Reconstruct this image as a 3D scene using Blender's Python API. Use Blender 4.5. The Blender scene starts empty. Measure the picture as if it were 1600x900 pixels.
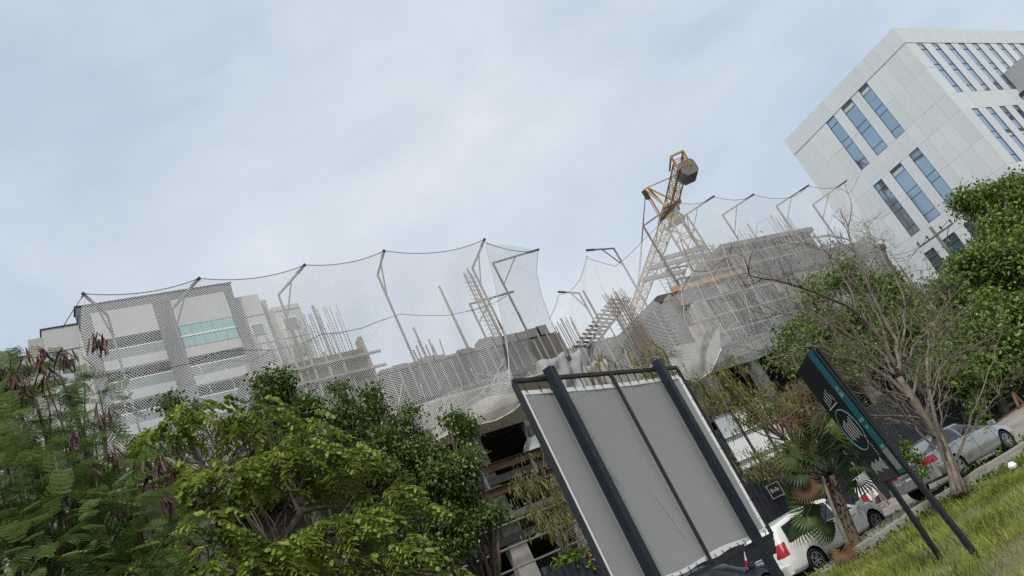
import bpy, math, random
import numpy as np
from mathutils import Vector, Matrix
random.seed(7); RNG = np.random.default_rng(7)
SC = bpy.context.scene
COL = SC.collection
rad = math.radians

# ------------------------------------------------------------------ camera
F_PX, ROLL, PITCH, YAW, EYE = 1290.0, rad(26.9), rad(22.06), rad(53.2), 1.6
_ex = np.array([math.sin(YAW), math.cos(YAW), 0]); _ey = np.array([-math.cos(YAW), math.sin(YAW), 0])
_f = np.array([0, math.cos(PITCH), math.sin(PITCH)]); _r0 = np.array([1., 0, 0]); _u0 = np.cross(_r0, _f)
_r = math.cos(ROLL)*_r0 - math.sin(ROLL)*_u0; _u = math.sin(ROLL)*_r0 + math.cos(ROLL)*_u0
_W = np.array([_ex, _ey, [0, 0, 1.]])
CR, CU, CF = _W@_r, _W@_u, _W@_f
cam_d = bpy.data.cameras.new('camera'); cam = bpy.data.objects.new('camera', cam_d); COL.objects.link(cam)
cam_d.sensor_width = 36; cam_d.lens = 36*F_PX/1600; cam_d.clip_end = 3000; cam_d.clip_start = 0.1
cam.matrix_world = Matrix(((CR[0], CU[0], -CF[0], 0), (CR[1], CU[1], -CF[1], 0), (CR[2], CU[2], -CF[2], EYE), (0, 0, 0, 1)))
SC.camera = cam

# ------------------------------------------------------------------ sky, sun, exposure
SUN = Vector((-0.42, -0.50, 0.88)).normalized()
wd = bpy.data.worlds.new('World'); SC.world = wd; wd.use_nodes = True
nt = wd.node_tree; nt.nodes.clear()
def wn(t, **k):
    n = nt.nodes.new(t)
    for a, b in k.items(): setattr(n, a, b)
    return n
sky = wn('ShaderNodeTexSky', sky_type='NISHITA', sun_disc=False)
sky.sun_elevation = math.asin(SUN.z); sky.sun_rotation = math.atan2(SUN.x, SUN.y)
sky.air_density = 1.0; sky.dust_density = 2.0; sky.ozone_density = 1.0
tc = wn('ShaderNodeTexCoord'); mp = wn('ShaderNodeMapping'); mp.inputs['Scale'].default_value = (1, 1, 1.6)
mp.inputs['Rotation'].default_value = (0.3, 0.2, 0.5)
nt.links.new(tc.outputs['Generated'], mp.inputs['Vector'])
n1 = wn('ShaderNodeTexNoise'); n1.inputs['Scale'].default_value = 1.9; n1.inputs['Detail'].default_value = 7; n1.inputs['Roughness'].default_value = .52; n1.inputs['Distortion'].default_value = .35
n2 = wn('ShaderNodeTexNoise'); n2.inputs['Scale'].default_value = 4.5; n2.inputs['Detail'].default_value = 9; n2.inputs['Roughness'].default_value = .55; n2.inputs['Distortion'].default_value = .4
for n in (n1, n2): nt.links.new(mp.outputs['Vector'], n.inputs['Vector'])
r1 = wn('ShaderNodeValToRGB'); r1.color_ramp.elements[0].position = .33; r1.color_ramp.elements[1].position = .68
r1.color_ramp.elements[0].color = (5.35, 6.35, 7.55, 1); r1.color_ramp.elements[1].color = (7.75, 8.3, 8.75, 1)
nt.links.new(n1.outputs['Fac'], r1.inputs['Fac'])
r2 = wn('ShaderNodeValToRGB'); r2.color_ramp.elements[0].position = .36; r2.color_ramp.elements[1].position = .66
r2.color_ramp.elements[0].color = (.91, .93, .95, 1); r2.color_ramp.elements[1].color = (1.05, 1.045, 1.04, 1)
nt.links.new(n2.outputs['Fac'], r2.inputs['Fac'])
mu = wn('ShaderNodeMix', data_type='RGBA', blend_type='MULTIPLY'); mu.inputs[0].default_value = 1
nt.links.new(r1.outputs['Color'], mu.inputs[6]); nt.links.new(r2.outputs['Color'], mu.inputs[7])
mx = wn('ShaderNodeMix', data_type='RGBA'); mx.inputs[0].default_value = .86
nt.links.new(sky.outputs['Color'], mx.inputs[6]); nt.links.new(mu.outputs[2], mx.inputs[7])
bg = wn('ShaderNodeBackground'); bg.inputs['Strength'].default_value = .1
nt.links.new(mx.outputs[2], bg.inputs['Color'])
wo = wn('ShaderNodeOutputWorld'); nt.links.new(bg.outputs['Background'], wo.inputs['Surface'])
sd = bpy.data.lights.new('sun', 'SUN'); sd.energy = 3.0; sd.angle = rad(6); sd.color = (1, .96, .9)
so = bpy.data.objects.new('sun', sd); COL.objects.link(so)
so.rotation_euler = (-SUN).to_track_quat('-Z', 'Y').to_euler()
SC.view_settings.view_transform = 'Standard'; SC.view_settings.look = 'None'
SC.view_settings.exposure = 0.12; SC.view_settings.gamma = 1; SC.view_settings.use_curve_mapping = False
SC.cycles.transparent_max_bounces = 24; SC.cycles.max_bounces = 6; SC.cycles.use_denoising = False

# ------------------------------------------------------------------ helpers
def ray(x, y):
    d = (x-800)*CR - (y-450)*CU + F_PX*CF
    return d/np.linalg.norm(d)
def at(x, y, Y):
    d = ray(x, y); return Vector(np.array([0, 0, EYE]) + d*Y/d[1])
def atX(x, y, X):
    d = ray(x, y); return Vector(np.array([0, 0, EYE]) + d*X/d[0])
def atZ(x, y, z):
    d = ray(x, y); return Vector(np.array([0, 0, EYE]) + d*(z-EYE)/d[2])
def atD(x, y, D):
    d = ray(x, y); return Vector(np.array([0, 0, EYE]) + d*D/math.hypot(d[0], d[1]))
def tag(o, label=None, cat=None, group=None, kind=None):
    for k, v in (('label', label), ('category', cat), ('group', group), ('kind', kind)):
        if v: o[k] = v
    return o
def empty(name, loc=(0, 0, 0), label=None, cat=None, group=None):
    o = bpy.data.objects.new(name, None); COL.objects.link(o); o.location = loc; o.empty_display_size = .2
    return tag(o, label, cat, group)
def link(name, me, mat=None, parent=None, smooth=False):
    o = bpy.data.objects.new(name, me); COL.objects.link(o)
    if mat is not None and not me.materials: me.materials.append(mat)
    if parent is not None:
        o.parent = parent; o.matrix_parent_inverse = inv(parent)
    if smooth: me.polygons.foreach_set('use_smooth', [True]*len(me.polygons))
    return o
_inv = {}
def inv(o):
    m = Matrix.LocRotScale(o.location, o.rotation_euler, o.scale)
    p = o.parent
    if p is not None: m = inv(p).inverted() @ o.matrix_parent_inverse @ m
    return m.inverted()
class MB:
    def __init__(s): s.v = []; s.f = []
    def add(s, vs, fs):
        b = len(s.v); s.v += [tuple(p) for p in vs]; s.f += [tuple(b+i for i in q) for q in fs]; return s
    def box(s, a, b, M=None):
        x0, y0, z0 = a; x1, y1, z1 = b
        vs = [Vector(p) for p in ((x0, y0, z0), (x1, y0, z0), (x1, y1, z0), (x0, y1, z0), (x0, y0, z1), (x1, y0, z1), (x1, y1, z1), (x0, y1, z1))]
        if M is not None: vs = [M@p for p in vs]
        return s.add(vs, [(0, 3, 2, 1), (4, 5, 6, 7), (0, 1, 5, 4), (1, 2, 6, 5), (2, 3, 7, 6), (3, 0, 4, 7)])
    def bar(s, p, q, w, h=None, up=(0, 0, 1)):
        h = h or w; p = Vector(p); q = Vector(q); d = (q-p)
        if d.length < 1e-6: return s
        d.normalize(); u = Vector(up)
        if abs(d.dot(u)) > .98: u = Vector((0, 1, 0))
        a = d.cross(u).normalized(); b = a.cross(d)
        vs = []
        for c in (p, q):
            for i, j in ((-1, -1), (1, -1), (1, 1), (-1, 1)): vs.append(c + a*(i*w/2) + b*(j*h/2))
        return s.add(vs, [(3, 2, 1, 0), (4, 5, 6, 7), (0, 1, 5, 4), (1, 2, 6, 5), (2, 3, 7, 6), (3, 0, 4, 7)])
    def tube(s, pts, r, n=6, cap=True):
        pts = [Vector(p) for p in pts]; k = len(pts)
        rs = r if hasattr(r, '__len__') else [r]*k
        b = len(s.v); prev = None
        for i, p in enumerate(pts):
            d = (pts[min(i+1, k-1)] - pts[max(i-1, 0)])
            if d.length < 1e-9: d = Vector((0, 0, 1))
            d.normalize()
            if prev is None:
                a = d.orthogonal().normalized()
            else:
                a = prev - d*prev.dot(d)
                a = a.normalized() if a.length > 1e-5 else d.orthogonal().normalized()
            prev = a; c = d.cross(a)
            for j in range(n):
                t = 2*math.pi*j/n; s.v.append(tuple(p + (a*math.cos(t) + c*math.sin(t))*rs[i]))
        for i in range(k-1):
            for j in range(n):
                s.f.append((b+i*n+j, b+i*n+(j+1) % n, b+(i+1)*n+(j+1) % n, b+(i+1)*n+j))
        if cap:
            s.f.append(tuple(b+j for j in reversed(range(n)))); s.f.append(tuple(b+(k-1)*n+j for j in range(n)))
        return s
    def lathe(s, c, prof, n=16, axis='z'):
        b = len(s.v); c = Vector(c)
        for r, z in prof:
            for j in range(n):
                t = 2*math.pi*j/n; p = (r*math.cos(t), r*math.sin(t), z)
                if axis == 'y': p = (p[0], p[2], p[1])
                s.v.append(tuple(c+Vector(p)))
        for i in range(len(prof)-1):
            for j in range(n): s.f.append((b+i*n+j, b+i*n+(j+1) % n, b+(i+1)*n+(j+1) % n, b+(i+1)*n+j))
        return s
    def prism(s, poly, d):
        n = len(poly); d = Vector(d); p = [Vector(q) for q in poly]
        s.add(p+[q+d for q in p], [tuple(range(n)), tuple(reversed(range(n, 2*n)))] + [(i, i+n, (i+1) % n+n, (i+1) % n) for i in range(n)]); return s
    def mesh(s, name):
        me = bpy.data.meshes.new(name); me.from_pydata(s.v, [], s.f); me.update(); return me
    def build(s, name, mat, parent=None, smooth=False): return link(name, s.mesh(name), mat, parent, smooth)
def fixn(o):
    import bmesh
    bm = bmesh.new(); bm.from_mesh(o.data); bmesh.ops.recalc_face_normals(bm, faces=bm.faces); bm.to_mesh(o.data); bm.free(); return o
def box(name, a, b, mat, parent=None, M=None):
    a, b = [min(p, q) for p, q in zip(a, b)], [max(p, q) for p, q in zip(a, b)]
    return MB().box(a, b, M).build(name, mat, parent)
def bevel(o, w=.01, seg=2):
    m = o.modifiers.new('bevel', 'BEVEL'); m.width = w; m.segments = seg; m.limit_method = 'ANGLE'; return o

# ------------------------------------------------------------------ materials
_M = {}
def mat(name, col, rough=.8, var=.12, scale=3., bump=0., metal=0., spec=.3, col2=None, stretch=None, bscale=None):
    if name in _M: return _M[name]
    m = bpy.data.materials.new(name); m.use_nodes = True; t = m.node_tree; b = t.nodes['Principled BSDF']
    b.inputs['Roughness'].default_value = rough; b.inputs['Metallic'].default_value = metal
    b.inputs['Specular IOR Level'].default_value = spec
    co = t.nodes.new('ShaderNodeTexCoord'); no = t.nodes.new('ShaderNodeTexNoise')
    mpn = t.nodes.new('ShaderNodeMapping'); mpn.inputs['Scale'].default_value = stretch or (1, 1, 1)
    t.links.new(co.outputs['Object'], mpn.inputs['Vector']); t.links.new(mpn.outputs['Vector'], no.inputs['Vector'])
    no.inputs['Scale'].default_value = scale; no.inputs['Detail'].default_value = 6; no.inputs['Roughness'].default_value = .65
    rp = t.nodes.new('ShaderNodeValToRGB'); rp.color_ramp.elements[0].position = .3; rp.color_ramp.elements[1].position = .7
    c2 = col2 or tuple(min(1, c*(1+var)) for c in col); c1 = tuple(c*(1-var) for c in col) if not col2 else col
    rp.color_ramp.elements[0].color = (*c1, 1); rp.color_ramp.elements[1].color = (*c2, 1)
    t.links.new(no.outputs['Fac'], rp.inputs['Fac']); t.links.new(rp.outputs['Color'], b.inputs['Base Color'])
    if bump:
        bn = t.nodes.new('ShaderNodeBump'); bn.inputs['Strength'].default_value = bump; bn.inputs['Distance'].default_value = .05
        n3 = t.nodes.new('ShaderNodeTexNoise'); n3.inputs['Scale'].default_value = bscale or scale*6; n3.inputs['Detail'].default_value = 5
        t.links.new(mpn.outputs['Vector'], n3.inputs['Vector'])
        t.links.new(n3.outputs['Fac'], bn.inputs['Height']); t.links.new(bn.outputs['Normal'], b.inputs['Normal'])
    _M[name] = m; return m
def leafmat(name, cols, trans=.35, rough=.45, spec=.4):
    m = bpy.data.materials.new(name); m.use_nodes = True; t = m.node_tree; b = t.nodes['Principled BSDF']
    a = t.nodes.new('ShaderNodeAttribute'); a.attribute_name = 'rnd'
    rp = t.nodes.new('ShaderNodeValToRGB'); e = rp.color_ramp.elements
    while len(e) < len(cols): e.new(.5)
    for i, c in enumerate(cols): e[i].position = i/(len(cols)-1); e[i].color = (*c, 1)
    t.links.new(a.outputs['Fac'], rp.inputs['Fac']); t.links.new(rp.outputs['Color'], b.inputs['Base Color'])
    b.inputs['Roughness'].default_value = rough; b.inputs['Specular IOR Level'].default_value = spec
    tr = t.nodes.new('ShaderNodeBsdfTranslucent'); t.links.new(rp.outputs['Color'], tr.inputs['Color'])
    ms = t.nodes.new('ShaderNodeMixShader'); ms.inputs[0].default_value = trans
    t.links.new(b.outputs[0], ms.inputs[1]); t.links.new(tr.outputs[0], ms.inputs[2])
    t.links.new(ms.outputs[0], t.nodes['Material Output'].inputs['Surface']); return m
def netmat(name, pitch, thick, col=(.62, .62, .6)):
    m = bpy.data.materials.new(name); m.use_nodes = True; t = m.node_tree; t.nodes.clear()
    L = t.links.new
    def N(tp, **k):
        n = t.nodes.new(tp)
        for a, b in k.items(): setattr(n, a, b)
        return n
    def mth(op, a, b=None):
        n = N('ShaderNodeMath', operation=op)
        for i, q in enumerate((a, b)):
            if q is None: continue
            if isinstance(q, (int, float)): n.inputs[i].default_value = q
            else: L(q, n.inputs[i])
        return n.outputs[0]
    uv = N('ShaderNodeUVMap'); sp = N('ShaderNodeSeparateXYZ'); L(uv.outputs[0], sp.inputs[0])
    no = N('ShaderNodeTexNoise'); no.inputs['Scale'].default_value = .9; no.inputs['Detail'].default_value = 3; L(uv.outputs[0], no.inputs['Vector'])
    w = mth('MULTIPLY', mth('SUBTRACT', no.outputs['Fac'], .5), pitch*1.5)
    u_, v_ = mth('ADD', sp.outputs[0], w), mth('ADD', sp.outputs[1], mth('MULTIPLY', w, .7))
    la = mth('LESS_THAN', mth('FRACT', mth('DIVIDE', mth('ADD', u_, v_), pitch)), thick)
    lb = mth('LESS_THAN', mth('FRACT', mth('DIVIDE', mth('SUBTRACT', u_, v_), pitch)), thick)
    fac = mth('MAXIMUM', la, lb)
    d = N('ShaderNodeBsdfDiffuse'); d.inputs[0].default_value = (*col, 1); tl = N('ShaderNodeBsdfTranslucent'); tl.inputs[0].default_value = (*col, 1)
    ms = N('ShaderNodeMixShader'); ms.inputs[0].default_value = .45; L(d.outputs[0], ms.inputs[1]); L(tl.outputs[0], ms.inputs[2])
    tp = N('ShaderNodeBsdfTransparent'); m2 = N('ShaderNodeMixShader'); L(fac, m2.inputs[0]); L(tp.outputs[0], m2.inputs[1]); L(ms.outputs[0], m2.inputs[2])
    o = N('ShaderNodeOutputMaterial'); L(m2.outputs[0], o.inputs[0]); return m

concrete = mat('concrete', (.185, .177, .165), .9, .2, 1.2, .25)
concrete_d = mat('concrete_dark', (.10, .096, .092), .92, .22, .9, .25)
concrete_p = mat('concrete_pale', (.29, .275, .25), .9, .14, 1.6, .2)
plaster_w = mat('white_cladding', (.61, .64, .655), .6, .05, .35, .0, stretch=(1, 1, .4))
joint_m = mat('joint_grey', (.46, .49, .51), .8, .05)
alu = mat('aluminium_frame', (.10, .12, .14), .4, .1, metal=.5)
steel = mat('galvanised_post', (.22, .21, .2), .6, .25, 4, metal=.3)
steel_d = mat('painted_dark_steel', (.035, .038, .042), .5, .2, 4)
rust = mat('rust_bars', (.24, .19, .15), .85, .3, 5)
timber = mat('timber', (.34, .27, .20), .85, .25, 4, stretch=(1, 1, .2))
timber_g = mat('grey_timber', (.27, .245, .215), .9, .25, 3)
ply = mat('plywood', (.42, .37, .31), .85, .15, 2)
rope_m = mat('rope', (.10, .09, .08), .9, .2, 8)
rope_w = mat('white_rope', (.5, .49, .47), .9, .1, 8)
bark = mat('bark', (.10, .078, .058), .95, .35, 6, .5, stretch=(1, 1, .3))
bark_g = mat('bark_grey', (.10, .078, .06), .95, .3, 9, .5, stretch=(1, 1, .3), col2=(.25, .21, .17))
def glass(name, col, metal=.55, rough=.06):
    return mat(name, col, rough, .08, .6, metal=metal, spec=.6)

# ------------------------------------------------------------------ ground, road, kerb
def base_z(x):
    return float(np.interp(x, [-100, 12, 17, 21, 24, 28, 34, 40, 60, 120], [0, 0, .03, .38, .56, .66, 1.2, 1.75, 2.3, 2.6]))
KX = [-60, 0, 10, 17.2, 19.6, 22, 23.6, 24.6, 27, 32, 60, 120]
KY = [19.5, 19, 18.4, 17.1, 16.3, 15.2, 14.6, 14.2, 13.8, 13.4, 13, 13]
def kerb_y(x): return float(np.interp(x, KX, KY))
def gz(x, y):
    z = base_z(x); ky = kerb_y(x)
    if y < ky:
        d = ky-y
        drop = float(np.interp(x, [16, 20, 24, 40], [0.05, .28, .36, .4]))
        z = z*float(np.interp(d, [0, 6, 14], [1, .75, .3])) - drop*float(np.interp(d, [0, 1.5, 7], [1, .8, 0]))
        z += .05*math.sin(x*1.3+y*.7) + .04*math.sin(y*2.1-x*.6)
    return z
xs = np.concatenate([np.linspace(-400, -20, 12), np.arange(-15, 45, .6), np.linspace(46, 600, 22)])
ys = np.concatenate([np.linspace(-200, -4, 10), np.arange(-2, 30, .5), np.linspace(32, 800, 24)])
vs = [(x, y, gz(x, y) - (0 if y < 60 else 0)) for y in ys for x in xs]
nx = len(xs)
fs = [(j*nx+i, j*nx+i+1, (j+1)*nx+i+1, (j+1)*nx+i) for j in range(len(ys)-1) for i in range(nx-1)]
earth = mat('earth', (.10, .085, .05), .95, .3, .8, .4, col2=(.15, .16, .05))
me = bpy.data.meshes.new('ground'); me.from_pydata(vs, [], fs); tag(link('ground', me, earth, smooth=True), kind='structure')
road_m = mat('dusty_asphalt', (.20, .18, .155), .92, .3, .7, .3, col2=(.30, .275, .24))
m = MB(); rx = np.arange(-60, 121, .6)
rows = [kk for kk in np.linspace(0, 1, 12)]
for x in rx:
    k = kerb_y(x)+.1
    for t in rows:
        y = k+(22.35-k)*t; m.v.append((x, y, base_z(x)+.03))
for i in range(len(rx)-1):
    for j in range(11): m.f.append((i*12+j, (i+1)*12+j, (i+1)*12+j+1, i*12+j+1))
tag(m.build('road', road_m, smooth=True), kind='structure')
m = MB(); kx = np.arange(-20, 60, .35); ring = 5
for i, x in enumerate(kx):
    k = kerb_y(x); z = base_z(x); h = .12+.02*math.sin(x*3.1)+random.uniform(-.012, .012); w = random.uniform(-.012, .012)
    for (dy, dz) in ((-.13+w, -.55), (-.12+w, h-.02), (-.08, h), (.07, h), (.1, -.1)): m.v.append((x, k+dy, z+dz))
for i in range(len(kx)-1):
    for j in range(ring-1): m.f.append((i*ring+j, (i+1)*ring+j, (i+1)*ring+j+1, i*ring+j+1))
kerb_m = mat('kerb_concrete', (.19, .175, .15), .95, .35, 2.2, .5, col2=(.30, .275, .235))
tag(fixn(m.build('kerb', kerb_m)), kind='structure')

exec_parts = True

# ------------------------------------------------------------------ white office building (right)
glass_b = glass('blue_glass', (.30, .41, .50), .8, .05)
XW, YC, YL, ZT = 65.0, 25.72, 39.25, 30.9
XE = 92.0
wb = empty('office_building', (XW, YC, 0), 'white panelled office block with tall blue window strips on the right', 'building')
box('wall', (XW+.1, YC+.1, 0), (XE-.1, YL-.1, ZT-.12), joint_m, wb)
box('roof', (XW+.6, YC+.6, ZT-.118), (XE-.6, YL-.6, ZT-.06), concrete, wb)
zrow = [1.2, 4.45, 7.1, 9.75, 11.4, 14.0, 16.77, 18.0, 19.5, 22.1, 23.85, 26.5, 29.2, ZT]
tiers = [(23.83, 29.17), (16.77, 22.13), (9.75, 15.05)]
zl = [1.0, 4.4, 7.1, 9.75, 12.4, 15.05, 16.77, 19.45, 22.13, 23.83, 26.5, 29.22, ZT]
ycols = [YC+.005, 26.85, 27.95, 29.0, 30.03, 31.0, 31.9, 33.1, 34.0, 34.97, 36.0, 37.1, 38.2, YL]
wy = [(30.03, 31.0), (31.9, 33.1), (34.0, 34.97)]
plaster_s = [plaster_w]+[mat('white_cladding_%d' % i, tuple(c*f for c in (.61, .64, .655)), .6, .05, .5, stretch=(1, 1, .25)) for i, f in enumerate((.965, 1.03, .985))]
_pm = {}
def panel(w, h, face, org):
    k = (round(w, 2), round(h, 2), face, random.randint(0, 3))
    if k not in _pm:
        g = .006
        a, b = ((0, g, g), (.1, w-g, h-g)) if face == 'x' else ((g, 0, g), (w-g, .1, h-g))
        _pm[k] = MB().box(a, b).mesh('panel')
    o = link('panel', _pm[k], random.choice(plaster_s), None); o.location = org; o.parent = wb; o.matrix_parent_inverse = inv(wb); return o
for i in range(len(ycols)-1):
    for j in range(len(zl)-1):
        y0, y1, z0, z1 = ycols[i], ycols[i+1], zl[j], zl[j+1]
        if any(abs(y0-a) < .02 and abs(y1-b) < .02 for a, b in wy) and any(z0 >= a-.05 and z1 <= b+.1 for a, b in tiers): continue
        panel(y1-y0, z1-z0, 'x', (XW+random.uniform(-.006, .006) - (.035 if j == len(zl)-2 else 0), y0, z0))
def strip_window(parent, p, wvec, nvec, z0, z1, open_i=(), split=True):
    """p: lower corner (xy), wvec: width vector, nvec: outward normal."""
    w = Vector(wvec); n = Vector(nvec); p = Vector((p[0], p[1], 0))
    L = w.length; wd_ = w.normalized()
    fr = MB(); t = .035
    def bx(a, b, za, zb, d0, d1, mb):
        q = [p+wd_*a+n*d0, p+wd_*b+n*d0, p+wd_*b+n*d1, p+wd_*a+n*d1]
        mb.add([(c.x, c.y, za) for c in q]+[(c.x, c.y, zb) for c in q], [(0, 3, 2, 1), (4, 5, 6, 7), (0, 1, 5, 4), (1, 2, 6, 5), (2, 3, 7, 6), (3, 0, 4, 7)])
    bx(0, t, z0, z1, -.06, .02, fr); bx(L-t, L, z0, z1, -.06, .02, fr)
    cut = [0, .12, .43, .55, .87, 1]; H = z1-z0
    for c in cut:
        zc = z1-c*H; bx(t, L-t, max(z0, zc-t/2), min(z1, zc+t/2), -.06, .02, fr)
    f = fixn(fr.build('window', alu, parent))
    for k in range(5):
        za, zb = z1-cut[k+1]*H+t/2, z1-cut[k]*H-t/2
        g = MB(); bx(t, L-t, za, zb, -.035, -.02, g)
        o = fixn(g.build('pane', glass_b, f))
        if k in open_i:
            # awning pane swung outwards about its top edge
            ax = wd_; piv = Vector((p.x, p.y, zb)); R = Matrix.Rotation(rad(22)*(1 if n.cross(wd_).z > 0 else -1), 4, ax)
            o.data.transform(Matrix.Translation(piv) @ R @ Matrix.Translation(-piv) @ Matrix.Translation(n*.05))
    return f
for ti, (a, b) in enumerate(tiers):
    for wi, (y0, y1) in enumerate(wy):
        strip_window(wb, (XW+.03, y1), (0, y0-y1, 0), (-1, 0, 0), a+.02, b-.02, open_i=((0,) if (ti, wi) in ((0, 0), (0, 1), (1, 1)) else ()))
xw0 = [2.587*YC+i*.0853*YC for i in range(11)]
xt = [(23.83, 29.2), (16.77, 22.13), (9.75, 15.05)]
xc = [XW-.004]
for x in xw0:
    xc += [x, x+.96]
xc += [XE]
for i in range(len(xc)-1):
    for j in range(len(zl)-1):
        x0, x1, z0, z1 = xc[i], xc[i+1], zl[j], zl[j+1]
        if i % 2 == 1 and any(z0 >= a-.05 and z1 <= b+.1 for a, b in xt): continue
        panel(x1-x0, z1-z0, 'y', (x0, YC+random.uniform(-.006, .006) - (.035 if j == len(zl)-2 else 0), z0))
for ti, (a, b) in enumerate(xt):
    for k, x in enumerate(xw0):
        strip_window(wb, (x, YC+.03), (.96, 0, 0), (0, -1, 0), a+.02, b-.02, open_i=((0,) if (ti, k) in ((0, 0), (0, 1)) else (2,) if (ti, k) in ((0, 3), (1, 1), (1, 2)) else ()))
# grey box projecting from the street front, at the picture's edge
gb = box('bay', (76.2, 23.6, 22.4), (88, YC-.04, 25.6), mat('grey_render', (.33, .34, .35), .8, .08), wb)
box('bay_soffit', (76.3, 23.7, 22.2), (87.9, YC-.05, 22.398), alu, wb)
for x in (75.6, 76.6): box('floodlight', (x, YC-.5, 22.9), (x+.35, YC-.05, 23.2), steel_d, wb)

# ------------------------------------------------------------------ apartment block behind the net (left)
YA = 67.0
ab = empty('apartment_building', (15, YA, 0), 'pale apartment block with grey portal frame and mint glass behind the left net', 'building')
ab_w = mat('apartment_white', (.42, .415, .41), .8, .05, .3)
ab_b = mat('apartment_beige', (.36, .34, .31), .8, .06, .3)
ab_g = mat('apartment_grey', (.13, .13, .135), .8, .08, .4)
mint = glass('mint_glass', (.22, .41, .38), .1, .15)
pale_g = glass('pale_glass', (.17, .195, .195), .0, .3)
rail_m = mat('white_rail', (.8, .8, .78), .4, .04)
dark_g = glass('dark_glass', (.06, .07, .08), .4, .08)
ZA = 41.7
box('wall', (8.3, YA+1.6, 0), (21.2, YA+14, ZA-.6), ab_w, ab)                       # recessed rear of the balconies
box('portal_column', (8.35, YA, 0), (9.25, YA+1.58, ZA-.85), ab_g, ab); box('portal_column', (14.2, YA, 0), (15.68, YA+1.58, ZA-.85), ab_g, ab)
box('portal_column', (20.45, YA, 0), (21.2, YA+1.58, ZA-.85), ab_g, ab)
box('portal_beam', (8.3, YA-.02, ZA-.85), (21.25, YA+1.58, ZA), ab_g, ab); box('coping', (8.2, YA-.1, ZA), (21.35, YA+1.6, ZA+.08), steel_d, ab)
box('wing_wall', (5.55, YA+.8, 0), (8.3, YA+14, 40.55), ab_w, ab); box('coping', (5.45, YA+.72, 40.55), (8.28, YA+14, 40.62), steel_d, ab)
box('wing_wall', (4.5, YA+1.6, 0), (5.54, YA+14, 40.3), ab_b, ab); box('wing_wall', (-6, YA+1.8, 0), (4.49, YA+14, 38.9), ab_b, ab)
box('coping', (-6, YA+1.7, 38.9), (4.5, YA+14, 38.97), steel_d, ab)
box('wing_wall', (21.2, YA+.8, 0), (23.6, YA+14, 40.55), ab_w, ab); box('wing_wall', (23.61, YA+1.5, 0), (24.4, YA+14, 40.2), ab_b, ab)
box('wing_wall', (24.4, YA+.82, 0), (27.05, YA+14, 38.84), ab_w, ab)
for (x0, x1, yy) in ((5.56, 8.3, .8), (21.2, 23.6, .8), (24.41, 27.0, .82)):
    z = 38.3
    while z > 8: box('ledge', (x0, YA+yy-.05, z), (x1, YA+yy-.002, z+.07), ab_b, ab); z -= 2.98
for c in ((21.9, 23.1), (24.9, 26.3), (6.3, 7.5)):
    for i in range(9):
        z = 36.3-2.98*i
        f = MB().box((c[0], YA+.7, z), (c[1], YA+.818, z+1.1)).build('window', ab_b if i % 3 else rail_m, ab)
        box('pane', (c[0]+.06, YA+.67, z+.06), (c[1]-.06, YA+.7-.003, z+1.04), pale_g if i not in (2, 4) else dark_g, f)
def balcony(x0, x1, zs, mintw):
    """zs = rail height"""
    box('balcony_slab', (x0, YA-.15, zs-2.05), (x1, YA+1.58, zs-1.85), ab_g, ab)
    g = box('balcony_glass', (x0+.02, YA-.04, zs-.95), (x1-.02, YA-.02, zs-.03), mint if mintw else pale_g, ab)
    box('rail', (x0+.02, YA-.07, zs-.03), (x1-.02, YA+.0, zs+.05), rail_m, ab)
    if not mintw: box('parapet', (x0+.02, YA-.1, zs-1.85), (x1-.02, YA+.05, zs-.96), ab_w, ab)
    d = box('balcony_door', (x0+.5, YA+1.5, zs-1.8), (x1-.5, YA+1.598, zs+.4), alu, ab)
    for k in range(4):
        w = (x1-x0-1.1)/4; box('pane', (x0+.55+k*w+.03, YA+1.46, zs-1.75), (x0+.55+(k+1)*w-.03, YA+1.5-.002, zs+.34), dark_g, d)
for (x0, x1) in ((9.25, 14.2), (15.68, 20.45)):
    right = x0 > 12
    box('upper_panel', (x0+.02, YA-.05, 38.15), (x1-.02, YA+1.5, 40.86), ab_w, ab)
    for i in range(10):
        zs = 37.02-2.98*i
        if right and i == 0:
            wf = box('window_band', (x0+.02, YA-.03, 35.9), (x1-.02, YA+.3, 38.14), alu, ab)
            for k in range(5):
                w = (x1-x0-.1)/5
                for za, zb in ((35.98, 36.98), (37.12, 38.08)): box('pane', (x0+.05+k*w+.02, YA-.06, za), (x0+.05+(k+1)*w-.02, YA-.032, zb), mint, wf)
            box('rail', (x0+.02, YA-.12, 36.99), (x1-.02, YA-.04, 37.1), rail_m, ab)
            box('parapet', (x0+.02, YA-.1, 34.95), (x1-.02, YA+.1, 35.89), ab_w, ab)
        else: balcony(x0, x1, zs, False)

# ------------------------------------------------------------------ building under construction
YF = 33.5
cb = empty('unfinished_building', (24, YF, 0), 'grey concrete building shell under construction behind white debris nets', 'building')
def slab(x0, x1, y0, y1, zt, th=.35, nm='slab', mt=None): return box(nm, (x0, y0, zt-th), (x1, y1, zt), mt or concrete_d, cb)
def column(x, y, w, z0, z1, mt=None, d=None): return bevel(box('column', (x-w/2, y, z0), (x+w/2, y+(d or .5), z1), mt or concrete, cb), .03)
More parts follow.
